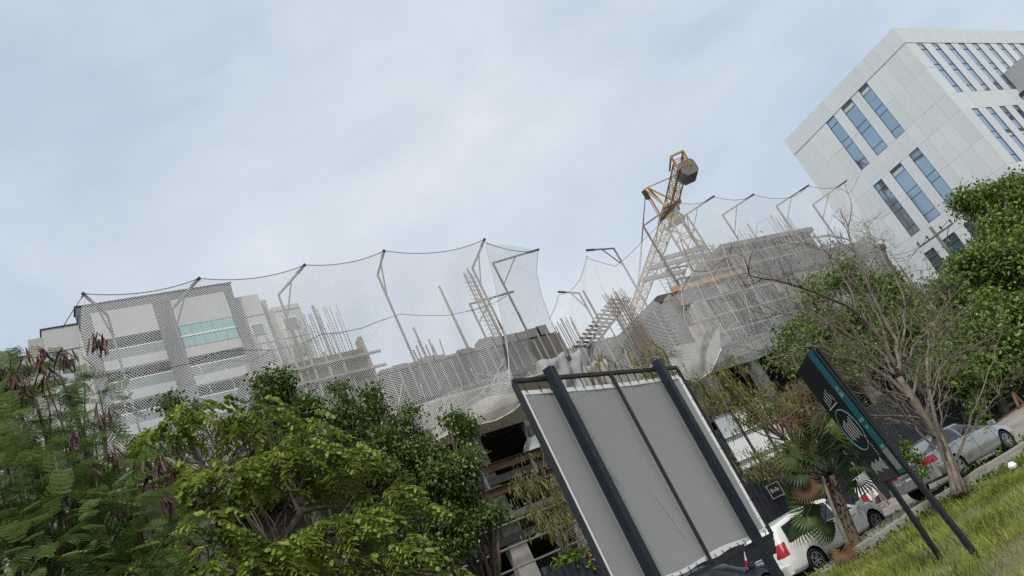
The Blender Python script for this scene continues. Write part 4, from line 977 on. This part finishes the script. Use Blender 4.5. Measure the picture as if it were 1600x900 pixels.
def limb(m, p, q, r0, r1, wig=.1, n=7, sides=6, bend=None):
    p, q = Vector(p), Vector(q); L = (q-p).length; pts = []; b = bend if bend is not None else Vector((0, 0, -.12*L)); o1 = Vector(rv(1)[0])*wig*L; o2 = Vector(rv(1)[0])*wig*L
    for i in range(n+1):
        t = i/n; pts.append(p.lerp(q, t)+b*4*t*(1-t)*.25+o1*math.sin(math.pi*t)*.6+o2*math.sin(2*math.pi*t)*.4)
    m.tube(pts, [r0+(r1-r0)*(i/n)**.8 for i in range(n+1)], sides); return pts
def crown_tree(name, label, base, fork, lobes, n_cl, per, size, mt, bmt, r0, tmpl=OVAL, spread=.28, droop=.2, cat='tree', group=None, limbs=4, shell=.5, twigs=True, up=.35):
    root = empty(name, base, label, cat, group); m = MB(); base, fork = Vector(base), Vector(fork)
    limb(m, base, fork, r0, r0*.7, .04, 6, 9, Vector((0, 0, 0)))
    for l in lobes:
        c = Vector(l[0]); pts = limb(m, fork, c, r0*.5, r0*.16, .1, 7, 6)
        for k in range(limbs):
            s = pts[random.randint(3, len(pts)-2)]; t = c+Vector(rv(1)[0])*l[1]*.75; pp = limb(m, s, t, r0*.16, r0*.05, .12, 5, 5)
            if twigs:
                for _ in range(3): limb(m, pp[random.randint(2, 4)], t+Vector(rv(1)[0])*l[1]*.4, r0*.06, r0*.02, .1, 4, 4)
    m.build('trunk', bmt, root, True)
    sub = []
    for l in lobes:
        for _ in range(max(3, int(6*min(1.3, l[1])))): sub.append((Vector(l[0])+Vector(rv(1)[0]*np.array([1, 1, (l[2] if len(l) > 2 else .85)]))*l[1]*random.uniform(.35, .8), l[1]*random.uniform(.3, .46), random.uniform(.7, 1.2)))
    cp, cd, ck = lobe_points(sub, n_cl, shell)
    P_ = np.repeat(cp, per, 0)+RNG.normal(size=(n_cl*per, 3))*spread*np.array([1, 1, .7]); D = np.repeat(cd, per, 0)
    N_ = D*.5+np.array([0, 0, up+.4])+rv(len(P_))*.55; A_ = D*.6+rv(len(P_))*.8+np.array([0, 0, -droop*2])
    rn = np.clip(np.repeat(RNG.random(n_cl), per)*.55+RNG.random(len(P_))*.45, 0, 1)
    scatter('crown', *tmpl, P_, A_, N_, size*(.7+.6*RNG.random(len(P_))), mt, root, rn)
    return root
ficus_m = leafmat('ficus_leaf', [(0.026, 0.046, 0.012), (0.061, 0.102, 0.020), (0.123, 0.181, 0.038), (0.232, 0.297, 0.080)], .25, .45, .35)
lime_m = leafmat('lime_leaf', [(.038, .064, .011), (.115, .165, .024), (.215, .285, .043), (.33, .38, .09)], .4, .5, .3)
leuc_m = leafmat('feathery_leaf', [(0.032, 0.058, 0.019), (0.072, 0.128, 0.035), (0.145, 0.225, 0.061), (0.246, 0.334, 0.109)], .35, .5, .3)
pod_b = leafmat('brown_pod', [(.035, .015, .012), (.075, .033, .026), (.14, .072, .055)], .15, .6, .3)
pod_g = leafmat('green_pod', [(0.065, 0.085, 0.023), (0.130, 0.156, 0.036), (0.221, 0.221, 0.065), (0.260, 0.202, 0.098)], .35, .6, .2)
tree_m = leafmat('bright_leaf', [(0.025, 0.050, 0.011), (0.067, 0.123, 0.020), (0.147, 0.231, 0.035), (0.266, 0.350, 0.070)], .3, .45, .35)
dry_m = leafmat('dry_leaf', [(.12, .06, .03), (.20, .11, .06), (.16, .12, .06)], .3, .7, .2)
palm_m = leafmat('palm_leaf', [(0.021, 0.039, 0.013), (0.039, 0.072, 0.018), (0.078, 0.117, 0.029), (0.143, 0.169, 0.046)], .25, .5, .3)
def LB(px, py, Y, rp, sq=.85):
    c = at(px, py, Y); d = (c-Vector((0, 0, EYE))).dot(Vector(CF)); return (c, rp*d/F_PX, sq)

# feathery tree at the left edge, near the camera
lroot = empty('feathery_tree', (-.3, 9.2, 0), 'dark feathery tree with hanging brown seed pods at the left edge', 'tree')
LL = [LB(60, 640, 8.6, 75), LB(-20, 650, 8.4, 90), LB(125, 720, 8.2, 65), LB(20, 760, 8, 120), LB(150, 820, 7.8, 100), LB(60, 880, 7.6, 130), LB(230, 860, 8.3, 75), LB(-50, 800, 8, 120), LB(95, 590, 8.8, 36), LB(150, 640, 8.6, 40), LB(10, 600, 8.7, 45), LB(180, 760, 8, 60), LB(200, 900, 7.8, 90), LB(100, 800, 7.7, 90)]
m = MB(); b0 = Vector((-.3, 9.2, -.1)); fk = Vector((.1, 8.6, 2.3)); limb(m, b0, fk, .13, .09, .05, 6, 9)
for l in LL:
    pts = limb(m, fk, l[0], .05, .014, .1, 8, 6)
    for k in range(4): limb(m, pts[random.randint(3, 7)], Vector(l[0])+Vector(rv(1)[0])*l[1]*.9, .014, .005, .1, 6, 5)
m.build('trunk', bark, lroot, True)
# one pinna of small leaflets as template, ten pairs along a rachis
tv, tf = [], []
for i in range(7):
    x0 = i/7
    for s in (-1, 1):
        b = len(tv); tv += [(x0, 0, 0), (x0+.04, s*.15, .015), (x0+.11, s*.15, .01), (x0+.095, 0, 0)]; tf.append((b, b+1, b+2, b+3) if s < 0 else (b, b+3, b+2, b+1))
nf = 1500; fp_, fd, _ = lobe_points(LL, nf, .35); FA = fd*.8+rv(nf)*.5+np.array([0, 0, .05]); FA /= np.linalg.norm(FA, axis=1, keepdims=True)
FN = np.cross(np.cross(FA, np.array([0, 0, 1.])), FA)+rv(nf)*.25; FB = np.cross(FN, FA); FB /= np.linalg.norm(FB, axis=1, keepdims=True)
PP, PA, PN, PS, PR = [], [], [], [], []
for i in range(nf):
    L_ = .21*(.7+.5*random.random()); rr = RNG.random()
    for k in range(6):
        o = fp_[i]+FA[i]*L_*(k+.6)/6+np.array([0, 0, -.05*(k/6)**2])
        for s in (-1, 1): PP.append(o); PA.append(FA[i]*.45+FB[i]*s+np.array([0, 0, -.22])); PN.append(FN[i]); PS.append(.095*(1-.35*abs(k-2.5)/3)); PR.append(min(1, rr*.7+.3*RNG.random()))
scatter('crown', tv, tf, np.array(PP), np.array(PA), np.array(PN), np.array(PS), leuc_m, lroot, np.array(PR))
pc = [(95, 565), (75, 590), (20, 600), (150, 545), (60, 560), (-5, 590), (45, 615), (165, 650), (115, 690), (230, 740), (255, 790), (190, 800), (80, 780), (10, 690), (140, 745), (215, 830), (250, 735), (30, 850), (170, 720)]
PP, PA, PS = [], [], []
for (a, b) in pc:
    c = np.array(at(a, b-12, 7.9 if b < 700 else 7.7))
    for k in range(random.randint(16, 26)):
        PP.append(c+RNG.normal(size=3)*.045); PA.append(np.array([0, 0, -1.])+rv(1)[0]*.55); PS.append(.14+.06*random.random())
sp2 = scatter('seed_pods', [(0, -.025, 0), (0, .025, 0), (.3, .06, .02), (.3, -.06, .02), (.8, .055, -.02), (.8, -.055, -.02), (1, 0, 0)], [(0, 3, 2, 1), (3, 5, 4, 2), (5, 6, 4)], np.array(PP), np.array(PA), rv(len(PP)), np.array(PS), pod_b, lroot); sp2['kind'] = 'stuff'

# yellow-green tree with open twiggy crown
LT = [LB(300, 665, 12.6, 62, .6), LB(250, 690, 12.4, 45, .6), LB(400, 668, 12.8, 60, .6), LB(470, 700, 12.5, 60, .6), LB(535, 735, 12.3, 62, .55), LB(440, 745, 12.0, 80, .55), LB(600, 790, 12.2, 58, .6), LB(520, 850, 11.6, 85, .5), LB(340, 760, 11.8, 70, .5), LB(640, 815, 12, 38, .8), LB(600, 890, 11.4, 75, .5), LB(430, 890, 11.2, 80, .5), LB(300, 850, 11.4, 80, .6), LB(700, 915, 11.6, 40, .6), LB(240, 740, 12, 40, .6), LB(360, 900, 11.2, 90, .6)]
lt_ = empty('yellow_green_tree', (2.6, 12.4, 0), 'yellow-green tree with drooping leaves and dark twigs at lower left', 'tree')
m = MB(); tb = [at(398, 1150, 12.3), at(392, 905, 12.1)]
b0 = Vector((2.7, 12.3, -.1)); f1 = at(400, 880, 12.1); limb(m, b0, f1, .16, .11, .03, 6, 9, Vector((0, 0, 0)))
forks = [at(325, 780, 12), at(335, 830, 11.9), at(470, 800, 12), at(480, 830, 11.8), at(420, 860, 11.9)]
for fk in forks:
    limb(m, f1, fk, .085, .05, .08, 6, 7)
for l in LT:
    fk = min(forks, key=lambda q: (q-Vector(l[0])).length); pts = limb(m, fk, l[0], .04, .014, .12, 8, 6)
    for k in range(9):
        s = pts[random.randint(2, 7)]; t = Vector(l[0])+Vector(rv(1)[0])*l[1]*random.uniform(.5, 1.05); pp = limb(m, s, t, .014, .005, .15, 6, 5)
        for _ in range(3): limb(m, pp[random.randint(2, 5)], t+Vector(rv(1)[0])*l[1]*.35, .006, .003, .15, 4, 4)
m.build('trunk', bark, lt_, True)
ncl = 1250; cp, cd, ck = lobe_points(LT, ncl, .62); cp[:, 2] += .05*RNG.random(ncl); keep = (cd[:, 2] > -.35) | (RNG.random(ncl) < .35); cp, cd = cp[keep], cd[keep]; ncl = len(cp)
PP, PA, PN, PS, PR = [], [], [], [], []
for i in range(ncl):   # each cluster is a drooping leaf spray
    ax = cd[i]*.9+rv(1)[0]*.6; ax[2] = abs(ax[2])*.3-.15; ax /= np.linalg.norm(ax); rr = RNG.random(); sd2 = np.cross(ax, [0, 0, 1.]); sd2 /= max(1e-5, np.linalg.norm(sd2))
    for k in range(5):
        o = cp[i]+ax*.05*k+np.array([0, 0, -.012*k*k])
        for s in (-1, 1): PP.append(o); PA.append(sd2*s*.7+ax*.5+np.array([0, 0, -.55])+rv(1)[0]*.25); PN.append(np.array([0, 0, 1.])+sd2*s*.5+rv(1)[0]*.3); PS.append(.135*(.7+.55*random.random())); PR.append(min(1, .65*rr+.35*RNG.random()))
scatter('crown', *OVAL, np.array(PP), np.array(PA), np.array(PN), np.array(PS), lime_m, lt_, np.array(PR))

# dense dark green trees left of the billboard
FG = 'dense dark green trees before the left block'
crown_tree('dark_green_tree', 'dense dark green tree at left with its top before the raised beam', (5.6, 18, 0), (5.7, 18, 3.6), [LB(440, 618, 18, 34), LB(412, 598, 18, 14, 1.1), LB(436, 590, 18, 13, 1), LB(474, 640, 17.8, 27), LB(415, 650, 17.6, 32), LB(460, 670, 17.6, 34), LB(272, 634, 18.6, 14), LB(305, 640, 18.6, 11), LB(285, 655, 18.6, 14), LB(480, 720, 17, 48), LB(430, 715, 17, 48)], 1700, 14, .115, ficus_m, bark, .1, tmpl=RHOMB, spread=.15, group=FG, shell=.35)
crown_tree('dark_green_tree', 'dark green tree with two narrow pointed tops in the middle', (7.3, 18.2, 0), (7.4, 18.2, 3.4), [LB(532, 602, 18.4, 10, 1.6), LB(540, 628, 18.4, 16, 1.2), LB(525, 650, 18.4, 18), LB(574, 612, 18.4, 13, 1.1), LB(590, 640, 18.4, 13, 1.1), LB(560, 650, 18.3, 14), LB(550, 684, 18.2, 34), LB(600, 690, 18, 30), LB(540, 735, 17.6, 50), LB(600, 745, 17.6, 50)], 1400, 14, .115, ficus_m, bark, .1, tmpl=RHOMB, spread=.15, group=FG, shell=.35)
crown_tree('dark_green_tree', 'largest dark green tree just left of the billboard', (8.7, 17.6, 0), (8.8, 17.6, 3), [LB(718, 672, 18.3, 24, 1.1), LB(704, 652, 18.4, 11, 1.2), LB(640, 645, 18.5, 15, 1.2), LB(630, 670, 18.4, 22), LB(662, 680, 18.3, 22), LB(655, 720, 18, 44), LB(715, 715, 18, 34), LB(735, 680, 18.2, 16), LB(690, 760, 17.6, 58), LB(640, 800, 17.4, 50), LB(725, 800, 17.4, 36), LB(760, 800, 17.3, 26, .8), LB(690, 850, 17, 60), LB(650, 870, 17, 50), LB(775, 805, 17.3, 15)], 2900, 14, .115, ficus_m, bark, .12, tmpl=RHOMB, spread=.15, group=FG, shell=.35)

# trees on the right
crown_tree('green_tree', 'tall bright green tree filling the right edge above the sedan', tuple(at(1566, 648, 21.5)-Vector((0, 0, .3))), tuple(at(1540, 560, 21.5)), [LB(1530, 310, 22.5, 40), LB(1565, 300, 22, 34), LB(1600, 330, 21.5, 60), LB(1548, 370, 22, 48), LB(1508, 430, 22, 40), LB(1560, 430, 21.5, 80), LB(1500, 480, 21.5, 60), LB(1472, 460, 22.2, 26), LB(1590, 500, 21, 70), LB(1520, 540, 21, 60), LB(1455, 510, 21.8, 38), LB(1610, 420, 21, 70), LB(1470, 550, 21.4, 42), LB(1500, 590, 21.2, 40), LB(1560, 560, 20.8, 50), LB(1455, 585, 21.4, 30), LB(1600, 570, 20.6, 45), LB(1540, 490, 20.8, 50)], 5200, 13, .25, tree_m, bark, .26, tmpl=RHOMB, spread=.36, shell=.2, limbs=3)
MGR = 'green trees between the right block and the bare tree'
crown_tree('green_tree', 'rounded green tree behind the bare tree below the utility pole', tuple(Vector((36, 24.5, 1.4))), tuple(at(1400, 560, 24.5)), [LB(1400, 440, 24.5, 34), LB(1370, 470, 24.5, 44), LB(1420, 480, 24.3, 46), LB(1380, 530, 24, 52), LB(1430, 540, 24, 45), LB(1340, 440, 24.8, 26), LB(1340, 500, 24.5, 45), LB(1432, 462, 24.6, 18)], 1300, 13, .19, tree_m, bark, .2, tmpl=RHOMB, spread=.28, group=MGR, shell=.3)
crown_tree('green_tree', 'darker green tree behind the left branches of the bare tree', tuple(Vector((30.5, 25, 1))), tuple(at(1290, 590, 25)), [LB(1270, 470, 25, 40), LB(1300, 430, 25, 40), LB(1250, 520, 25, 40), LB(1310, 500, 24.8, 50), LB(1270, 570, 24.6, 46), LB(1330, 570, 24.5, 45), LB(1225, 560, 25, 26)], 800, 12, .19, tree_m, bark, .18, tmpl=RHOMB, spread=.32, group=MGR, shell=.3)

# hanging-pod shrubs and climbers between the billboard and the right block
def pod_shrub(name, label, base, targets, Y, n, size, mt=pod_g, lf=.35):
    root = empty(name, base, label, 'shrub', 'straggly pod-bearing shrubs along the fence'); m = MB(); tips = []
    fk = Vector(base)+Vector((0, 0, .5*(max(at(*t, Y).z for t in targets)-base[2])))
    limb(m, base, fk, .07, .05, .06, 5, 6)
    for t in targets:
        q = at(*t, Y+random.uniform(-.5, .5)); pts = limb(m, fk, q, .035, .01, .12, 9, 5, Vector((0, 0, .8)))
        for k in range(9):
            s = pts[random.randint(3, 9)]; e = s+Vector((random.uniform(-.9, .9), random.uniform(-.8, .5), random.uniform(-.25, .5))); pp = limb(m, s, e, .012, .004, .12, 5, 4, Vector((0, 0, .3))); tips += pp[2:]
        tips += pts[5:]
    m.build('stems', bark_g, root, True)
    tp_ = np.array([list(t) for t in tips]); k = RNG.choice(len(tp_), n)
    P_ = tp_[k]+RNG.normal(size=(n, 3))*.10; A_ = np.array([0, 0, -1.])+rv(n)*.42
    scatter('pods', *STRIP, P_, A_, rv(n), size*(.6+.7*RNG.random(n)), mt, root)['kind'] = 'stuff'
    n2 = int(n*lf); k = RNG.choice(len(tp_), n2); scatter('leaves', *RHOMB, tp_[k]+RNG.normal(size=(n2, 3))*.14, rv(n2)+np.array([0, 0, -.3]), rv(n2)+np.array([0, 0, .8]), .13*(.6+.7*RNG.random(n2)), mt, root)
    return root
pod_shrub('pod_shrub', 'straggly shrub with hanging green pods just above the billboard', (23.2, 23.6, .4), [(935, 590), (960, 570), (985, 553), (1005, 545), (1030, 545), (1000, 585), (950, 605), (1020, 575)], 24, 1100, .30)
pod_shrub('pod_shrub', 'pod-laden shrub right of the billboard top', (26, 23.2, .6), [(1090, 590), (1120, 575), (1150, 570), (1110, 620), (1150, 615), (1190, 600), (1090, 640), (1180, 640), (1215, 625), (1070, 600), (1140, 595), (1230, 600)], 23.6, 2600, .27)
pod_shrub('pod_shrub', 'drooping shrub over the fence below the white metal sheets', (25.3, 21.9, .6), [(1180, 730), (1160, 745), (1210, 735), (1240, 720), (1140, 740), (1200, 700), (1250, 690), (1170, 715)], 21.6, 1000, .24)
pod_shrub('pod_shrub', 'straggly shrub hanging over the beams left of the billboard', (14.6, 23.3, 0), [(800, 750), (830, 745), (860, 740), (875, 760), (840, 775), (810, 770), (870, 720), (885, 790), (850, 700)], 23.4, 1000, .25)
pod_shrub('pod_shrub', 'bare tangled climber beside the billboard lower left edge', (15.5, 23.1, 0), [(880, 800), (900, 830), (890, 850), (870, 830), (915, 855), (905, 810)], 23.1, 120, .2)
pod_shrub('dry_shrub', 'reddish dry shrub behind the palm and the leaning sign', (27.2, 22, .7), [(1230, 640), (1260, 650), (1215, 660), (1270, 620), (1245, 600), (1290, 660), (1300, 640)], 21.8, 1500, .16, dry_m, 1.)
# low flowering bush on the fence top
fb = crown_tree('flowering_bush', 'small bush with yellow flowers left of the billboard foot', (15.1, 23, 0), tuple(at(905, 892, 23)), [LB(895, 880, 23, 22, .7), LB(880, 885, 23, 16, .8), LB(915, 872, 23, 14, .8)], 130, 10, .2, tree_m, bark, .05, cat='bush', spread=.12)
yf = leafmat('yellow_flower', [(.35, .26, .02), (.5, .4, .05)], .3, .6); q = np.array([list(at(922, 879, 22.6))]*60)+RNG.normal(size=(60, 3))*.14
scatter('flowers', *RHOMB, q, rv(60), rv(60), .14*np.ones(60), yf, fb)
sg = crown_tree('sapling', 'leafy sapling growing beside the silver sedan roof', (27.3, 16.6, .7), tuple(at(1527, 665, 16.8)), [LB(1530, 645, 16.8, 13, 1.2), LB(1538, 655, 16.8, 9, 1)], 26, 5, .22, tree_m, bark_g, .025, tmpl=OVAL, cat='sapling', spread=.1, limbs=2, twigs=False)
wd_ = crown_tree('weed_bush', 'green bushy weed between the leaning sign and the trunk', (20.4, 14.9, .35), tuple(at(1432, 730, 14.9)), [LB(1430, 715, 14.9, 20, 1), LB(1445, 735, 14.8, 15, 1), LB(1420, 700, 14.9, 14, 1)], 90, 8, .1, tree_m, bark_g, .02, cat='bush', spread=.1, limbs=2)

# ------------------------------------------------------------------ bare tree by the sedan
bt = empty('bare_tree', at(1496, 755, 14.4), 'leafless grey-brown tree with sprawling branches beside the silver sedan', 'tree')
YB = 14.6; m = MB(); tm_ = MB()
def twig(mm, p, d, L, r, lev):
    n = 5 if lev < 2 else 4; pts = [Vector(p)]; dd = Vector(d).normalized()
    for i in range(n):
        dd = (dd+Vector(rv(1)[0])*.22+Vector((0, 0, .05))).normalized(); pts.append(pts[-1]+dd*L/n)
    mm.tube(pts, [r*(1-.65*i/n) for i in range(n+1)], 5 if r > .012 else 3, cap=False)
    if lev < 2:
        for k in range((3, 3)[lev]):
            i = random.randint(1, n); e = (pts[i]-pts[i-1]).normalized(); nd = (e+Vector(rv(1)[0])*.85).normalized(); twig(mm, pts[i], nd, L*random.uniform(.42, .7), r*.45, lev+1)
tr1 = [at(*q, YB) for q in ((1500, 775), (1487, 728), (1470, 690), (1447, 655), (1425, 625), (1405, 590))]
m.tube(curve(tr1, 3), np.interp(np.linspace(0, 1, 16), [0, .1, 1], [.24, .16, .09]), 11)
tr2 = [at(*q, YB-.2) for q in ((1502, 770), (1480, 705), (1462, 660), (1450, 600), (1448, 560))]; m.tube(curve(tr2, 3), np.interp(np.linspace(0, 1, 13), [0, 1], [.08, .04]), 8)
main = [((1425, 625), [(1380, 585), (1330, 560), (1270, 540), (1205, 560)], .07), ((1405, 590), [(1385, 540), (1340, 490), (1290, 460), (1230, 440), (1170, 430)], .08), ((1405, 590), [(1400, 530), (1375, 480), (1350, 430), (1330, 380), (1325, 355)], .08),
  ((1405, 590), [(1370, 540), (1320, 520), (1260, 490), (1195, 490)], .06), ((1405, 590), [(1410, 530), (1415, 480), (1400, 430), (1385, 395)], .06), ((1425, 625), [(1440, 560), (1470, 520), (1500, 490), (1510, 480)], .05), ((1447, 655), [(1460, 600), (1480, 560), (1515, 545), (1535, 535)], .045),
  ((1447, 655), [(1400, 620), (1350, 600), (1300, 590)], .05), ((1425, 625), [(1375, 610), (1330, 615), (1290, 605)], .045), ((1448, 560), [(1452, 520), (1440, 480), (1455, 450)], .035), ((1450, 600), [(1475, 560), (1478, 520), (1490, 500)], .03), ((1447, 655), [(1480, 620), (1485, 580), (1495, 560)], .03), ((1405, 590), [(1380, 520), (1360, 470), (1310, 420), (1280, 390)], .06), ((1350, 430), [(1370, 400), (1365, 370), (1350, 350)], .035), ((1340, 490), [(1330, 450), (1300, 400), (1260, 380)], .04), ((1470, 690), [(1420, 660), (1380, 650), (1350, 655)], .03), ((1405, 590), [(1430, 540), (1470, 490), (1500, 450)], .045)]
for k in range(16):
    a = random.choice([(1447, 655), (1425, 625), (1470, 690), (1405, 590), (1487, 728)]); dx, dy = random.choice([(-150, -150), (-60, -190), (40, -180), (-200, -60), (60, -120), (-120, -200), (-170, -110)])
    dx += random.uniform(-40, 40); dy += random.uniform(-40, 40); main.append((a, [(a[0]+dx*.35+random.uniform(-12, 12), a[1]+dy*.3), (a[0]+dx*.7, a[1]+dy*.68), (a[0]+dx, a[1]+dy)], random.uniform(.025, .045)))
for st_, tg, r in main:
    dz = random.uniform(-1.6, 1.6); pts = [at(*st_, YB)]+[at(*q, YB+dz*(i+1)/len(tg)) for i, q in enumerate(tg)]
    cv = resample(curve(pts, 4), 13); cv = [p+Vector(rv(1)[0])*.05*(0 < i < 12) for i, p in enumerate(cv)]
    r *= .85; m.tube(cv, [r*(1-.75*i/12) for i in range(13)], 7)
    for i in range(3, 13):
        for _ in range(2 if i > 4 else 1):
            e = (cv[i]-cv[i-1]).normalized(); twig(tm_, cv[i], (e+Vector(rv(1)[0])*.9).normalized(), random.uniform(.5, 1.1), max(.011, r*.3), 0 if i > 5 else 1)
m.build('trunk', bark_g, bt, True); tm_.build('twigs', bark_g, bt, True)
tvv = np.array(tm_.v); n = 4200; k = RNG.choice(len(tvv), n); q = tvv[k]+RNG.normal(size=(n, 3))*.07; kp = RNG.random(n) < np.clip(1.25-(q[:, 2]-1.5)/6.5, .08, 1); q = q[kp]; n = len(q)
scatter('leaves', *RHOMB, q, rv(n)+np.array([0, 0, -.3]), rv(n)+np.array([0, 0, .8]), .085*(.6+.7*RNG.random(n)), tree_m, bt)['kind'] = 'stuff'

# ------------------------------------------------------------------ fan palm before the minivan
pa = empty('fan_palm', at(1340, 872, 16.6), 'fan palm with shaggy brown trunk growing before the minivan', 'palm tree')
ptr = [at(*q, 16.7) for q in ((1345, 880), (1335, 850), (1322, 815), (1310, 780), (1300, 745))]; m = MB(); m.tube(curve(ptr, 4), np.interp(np.linspace(0, 1, 17), [0, .5, 1], [.22, .19, .13]), 10); m.build('trunk', bark, pa, True)
cv = resample(curve(ptr, 6), 40); n = 420; k = RNG.integers(0, 40, n); d = rv(n); d[:, 2] = .7+.4*RNG.random(n)
scatter('leaf_bases', [(0, -.12, 0), (0, .12, 0), (.6, .09, .05), (.6, -.09, .05), (1, 0, .22)], [(0, 3, 2, 1), (3, 4, 2)], np.array([list(cv[i]) for i in k])+d*np.array([.13, .13, .02]), d, rv(n)*.3+np.stack([d[:, 0], d[:, 1], np.zeros(n)], 1), .16*(.7+.6*RNG.random(n)), leafmat('palm_bases', [(.06, .03, .02), (.14, .06, .035), (.19, .10, .055)], .1, .8, .2), pa)
fan_v, fan_f = [], []
for i in range(22):
    an = rad(-118+236*i/21); L_ = 1-.22*abs(math.sin(an/2))**2; w = rad(5.0); b = len(fan_v)
    for rr, wd2, zz in ((.04, .6, 0), (.5, 1.0, .02), (.8, .55, -.03), (1., .02, -.14)):
        for s in (-1, 1): fan_v.append((rr*L_*math.cos(an+s*w*wd2), rr*L_*math.sin(an+s*w*wd2), zz*2.2+(.03 if s > 0 else 0)))
    for q in range(3): fan_f.append((b+2*q, b+2*q+2, b+2*q+3, b+2*q+1))
top = cv[-1]; stalk = MB(); FP, FA_, FNn, FS = [], [], [], []
fans = [((1235, 690), 44), ((1275, 670), 50), ((1320, 660), 48), ((1345, 700), 46), ((1225, 740), 34), ((1255, 800), 50), ((1285, 840), 40), ((1260, 760), 34), ((1340, 730), 36), ((1300, 690), 54), ((1290, 640), 44), ((1365, 690), 34), ((1320, 700), 50), ((1245, 830), 36), ((1210, 700), 40), ((1250, 720), 44), ((1330, 680), 52), ((1270, 700), 50), ((1300, 660), 50), ((1350, 750), 40), ((1225, 770), 40), ((1235, 850), 40)]
for (q, rp) in fans:
    c = at(*q, 16.7+random.uniform(-.5, .4)); d = (c-top); s = rp*(c-Vector((0, 0, EYE))).dot(Vector(CF))/F_PX*1.05
    hub = top.lerp(c, .75); stalk.tube([top, top.lerp(hub, .5)+Vector((0, 0, .1)), hub], [.022, .016, .012], 5)
    FP.append(list(hub)); FA_.append(list(d.normalized()+Vector((0, 0, -.25)))); vn = Vector((0, 0, EYE))-c; FNn.append(list(vn.normalized()*.25+Vector((0, 0, .6))+Vector(rv(1)[0])*.75)); FS.append(s*.85)
stalk.build('stalks', palm_m, pa, True)
for i in range(len(FP)): scatter('frond', fan_v, fan_f, np.array([FP[i]]), np.array([FA_[i]]), np.array([FNn[i]]), np.array([FS[i]]), palm_m, pa, np.array([random.uniform(.15, .85)]))
for q, rp in (((1258, 762), 20), ((1315, 860), 20)):
    c = at(*q, 16.5); s = rp*(c-Vector((0, 0, EYE))).dot(Vector(CF))/F_PX*1.4; scatter('dead_frond', fan_v, fan_f, np.array([list(c)]), np.array([[-.3, -.2, -1.]]), np.array([[-.6, -.7, .2]]), np.array([s]), dry_m, pa)
MB().tube([at(1285, 745, 16.5), at(1300, 790, 16.5), at(1325, 850, 16.5)], [.04, .05, .06], 7).build('thin_stem', bark_g, pa)

# ------------------------------------------------------------------ grass and litter
grass_m = leafmat('grass_blade', [(0.077, 0.110, 0.018), (0.182, 0.237, 0.037), (0.297, 0.330, 0.066), (0.418, 0.380, 0.143)], .4, .6, .2)
n = 160000
gx = RNG.uniform(5, 34, n); ky = np.interp(gx, KX, KY); gy = ky-.15-(ky-2.)*RNG.random(n)**1.25
keep = (gy > .30*gx) & (gy > 2.0); gx, gy = gx[keep], gy[keep]
pat = np.sin(gx*1.7+np.sin(gy*2.3)*1.5)*np.sin(gy*1.9-gx*.5)
keep = RNG.random(len(gx)) < .62+.38*pat; gx, gy, pat = gx[keep], gy[keep], pat[keep]
n = len(gx); gp = np.stack([gx, gy, [gz(a, b)-.01 for a, b in zip(gx, gy)]], 1)
rn = np.clip(.45+.28*np.sin(gx*.9+gy*1.1)+RNG.normal(size=n)*.2, 0, 1)
tag(scatter('grass', [(0, -.035, 0), (0, .035, 0), (.55, .028, .08), (.55, -.028, .08), (1, 0, .32)], [(0, 1, 2, 3), (3, 2, 4)], gp, np.array([0, 0, 1.])+rv(n)*.55, rv(n)*np.array([1, 1, .2]), .18*(.4+1.0*RNG.random(n))*(1+.4*pat), grass_m, None, rn), 'uneven green and straw-coloured grass on the verge at lower right', 'grass', kind='stuff')
n = 2600; lx = RNG.uniform(12, 30, n); ly = np.interp(lx, KX, KY)-.2-2.2*RNG.random(n)**1.6
tag(scatter('leaf_litter', *RHOMB, np.stack([lx, ly, [gz(a, b)+.03 for a, b in zip(lx, ly)]], 1), rv(n)*np.array([1, 1, .3]), rv(n)*.4+np.array([0, 0, 1.]), .13*(.5+RNG.random(n)), dry_m), 'dry brown leaf litter scattered along the kerb', 'leaf litter', kind='stuff')
n = 5200; wx = RNG.uniform(13, 33, n); wy2 = np.interp(wx, KX, KY)-.12+RNG.normal(size=n)*.16
tag(scatter('kerb_weeds', *RHOMB, np.stack([wx, wy2, [gz(a, b)+.25*RNG.random() for a, b in zip(wx, wy2)]], 1), rv(n)+np.array([0, 0, .7]), rv(n), .11*(.5+RNG.random(n)), tree_m), 'low green weeds growing along the kerb', 'weeds', kind='stuff')
